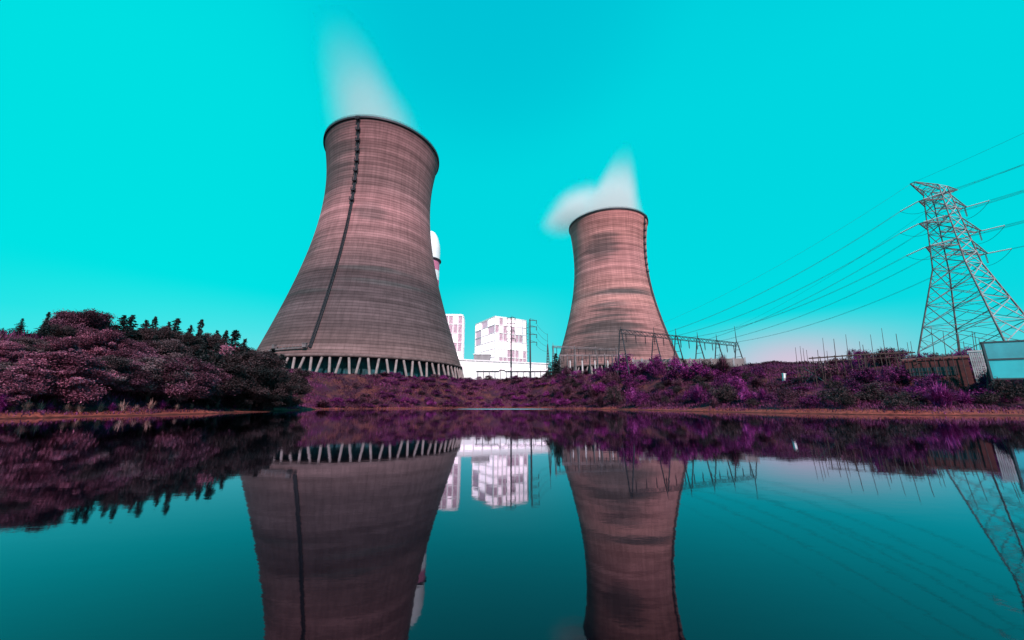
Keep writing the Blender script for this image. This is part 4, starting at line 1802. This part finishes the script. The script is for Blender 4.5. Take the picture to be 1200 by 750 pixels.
# undergrowth on all the banks: uncountable blades
def undergrowth(n):
    X = rng.uniform(-75, 90, n * 9)
    Y = rng.uniform(18, 175, n * 9)
    d = sdist(X, Y)
    patch = np.sin(X * .31 + 2 * np.sin(Y * .17)) * np.sin(Y * .26 + X * .07)
    ok = (d > .9) & (d < 46) & (rng.random(len(X)) < np.clip(55 / Y, .25, 1)) & (rng.random(len(X)) < .45 + .45 * patch) & (np.hypot(X - T1[0], Y - T1[1]) > 56)
    X, Y, d, patch = X[ok][:n], Y[ok][:n], d[ok][:n], patch[ok][:n]
    n = len(X)
    Z = height(X, Y)
    L = rng.uniform(.25, .8, n) * np.clip(d / 5, .5, 1)
    w_ = rng.uniform(0, 2 * PI, n)
    dv = np.stack([np.cos(w_), np.sin(w_), 0 * w_], -1)
    sd = np.stack([-np.sin(w_), np.cos(w_), 0 * w_], -1) * ((.022 + .03 * rng.random(n)) * np.clip(Y / 60, .7, 1.8))[:, None]
    base = np.stack([X, Y, Z - .05], -1)
    p1 = base + dv * (L * .3)[:, None] + np.array([0, 0, 1.0]) * (L * .7)[:, None]
    p2 = base + dv * (L * .8)[:, None] + np.array([0, 0, 1.0]) * (L * .85)[:, None]
    v = np.stack([base - sd, base + sd, p1 + sd, p1 - sd, p1 - sd, p1 + sd, p2 + sd * .2, p2 - sd * .2], 1).reshape(-1, 3)
    q = np.arange(8 * n).reshape(-1, 4)
    tz = np.clip(.5 + .25 * np.sin(X * .21 + Y * .13) + rng.normal(0, .2, n), 0, 1)
    return v, q, np.repeat(tz, 8)


ug = undergrowth(150000)
o = bpy.data.objects.new('undergrowth', plant_mesh('undergrowth', ug, 'undergrowth'))
C.objects.link(o)
tag(o, 'rough purple and rust coloured grass covering the banks', 'undergrowth', None, 'stuff')

# ------------------------------------------------------------------ sky and sun
SUN_EL, SUN_AZ = math.radians(36), math.radians(13)     # azimuth from straight behind the camera, to the right
sun_dir = Vector((math.sin(SUN_AZ) * math.cos(SUN_EL), -math.cos(SUN_AZ) * math.cos(SUN_EL), math.sin(SUN_EL)))
sl = bpy.data.lights.new('sun', 'SUN')
sl.energy = 5.0
sl.angle = math.radians(.5)
sl.color = (1, .77, .80)
so = bpy.data.objects.new('sun', sl)
so.rotation_euler = sun_dir.to_track_quat('Z', 'Y').to_euler()
C.objects.link(so)

W = bpy.data.worlds.new('World')
S.world = W
W.use_nodes = True
t = NT(W.node_tree)
bg = W.node_tree.nodes['Background']
sk = t.new('ShaderNodeTexSky', sky_type='NISHITA')
sk.sun_disc = False
sk.sun_elevation = SUN_EL
sk.sun_rotation = PI - SUN_AZ
dirv = t.vmath('NORMALIZE', t.coord('Generated'))
dx_, dy_, dz_ = t.sep(dirv)
lum = t.new('ShaderNodeRGBToBW')
t.put(lum.inputs[0], sk.outputs[0])
lk = t.smooth(lum.outputs[0], 1.0, 9.0, .93, 1.07)
el = t.math('MAXIMUM', dz_, 0.0)
base = t.ramp(el, [(0.0, (.42, .60, .70)), (.075, (.10, .68, .74)), (.16, (.004, .71, .78)), (.26, (.0, .74, .80)), (.62, (.0, .72, .80)), (1.0, (.0, .60, .74))])


def glow(px, py, w0, w1):
    a_, b_ = ray(px, py)
    v = Vector((a_, 1, b_)).normalized()
    dt = t.vmath('DOT_PRODUCT', dirv, tuple(v), 1)
    return t.smooth(dt, math.cos(math.radians(w0)), math.cos(math.radians(w1)))


az = t.math('ARCTAN2', dx_, dy_)


def low_glow(px, half, e0, e1):
    q = t.math('DIVIDE', t.math('SUBTRACT', az, math.atan(ray(px, 430)[0])), math.radians(half))
    q = t.math('POWER', 2.718, t.math('MULTIPLY', t.math('MULTIPLY', q, q), -1.0))
    return t.math('MULTIPLY', q, t.smooth(dz_, e0, e1))


base = t.mix(t.math('MULTIPLY', low_glow(930, 8.5, .20, .085), .80), base, (.80, .52, .68))     # town glow on the horizon
base = t.mix(t.math('MULTIPLY', low_glow(590, 9, .33, .12), .16), base, (.75, .80, .84))
base = t.mix(t.math('MULTIPLY', low_glow(250, 16, .26, .10), .25), base, (.60, .74, .80))
base = t.mix(t.math('MULTIPLY', glow(565, -60, 26, 2), .42), base, (.0, .47, .66))          # deeper blue overhead
base = t.mix(t.math('MULTIPLY', glow(-60, 150, 42, 4), .55), base, (.0, .85, .83))         # lighter to the left
base = t.mix(1.0, base, t.comb(lk, lk, lk), 'MULTIPLY')
base = t.vmath('SCALE', base, None)
base.node.inputs['Scale'].default_value = 10.0
t.l.new(base, bg.inputs['Color'])
bg.inputs['Strength'].default_value = .1

S.view_settings.view_transform = 'Standard'
S.view_settings.look = 'None'
S.view_settings.exposure = 0
S.view_settings.gamma = 1
S.view_settings.use_curve_mapping = False
S.render.engine = 'CYCLES'
cy = S.cycles
cy.use_denoising = True
cy.max_bounces = 8
cy.diffuse_bounces = 3
cy.glossy_bounces = 3
cy.transparent_max_bounces = 12
cy.volume_bounces = 4
cy.volume_step_rate = 1.0
cy.volume_max_steps = 128
S.render.resolution_x, S.render.resolution_y = 1024, 640
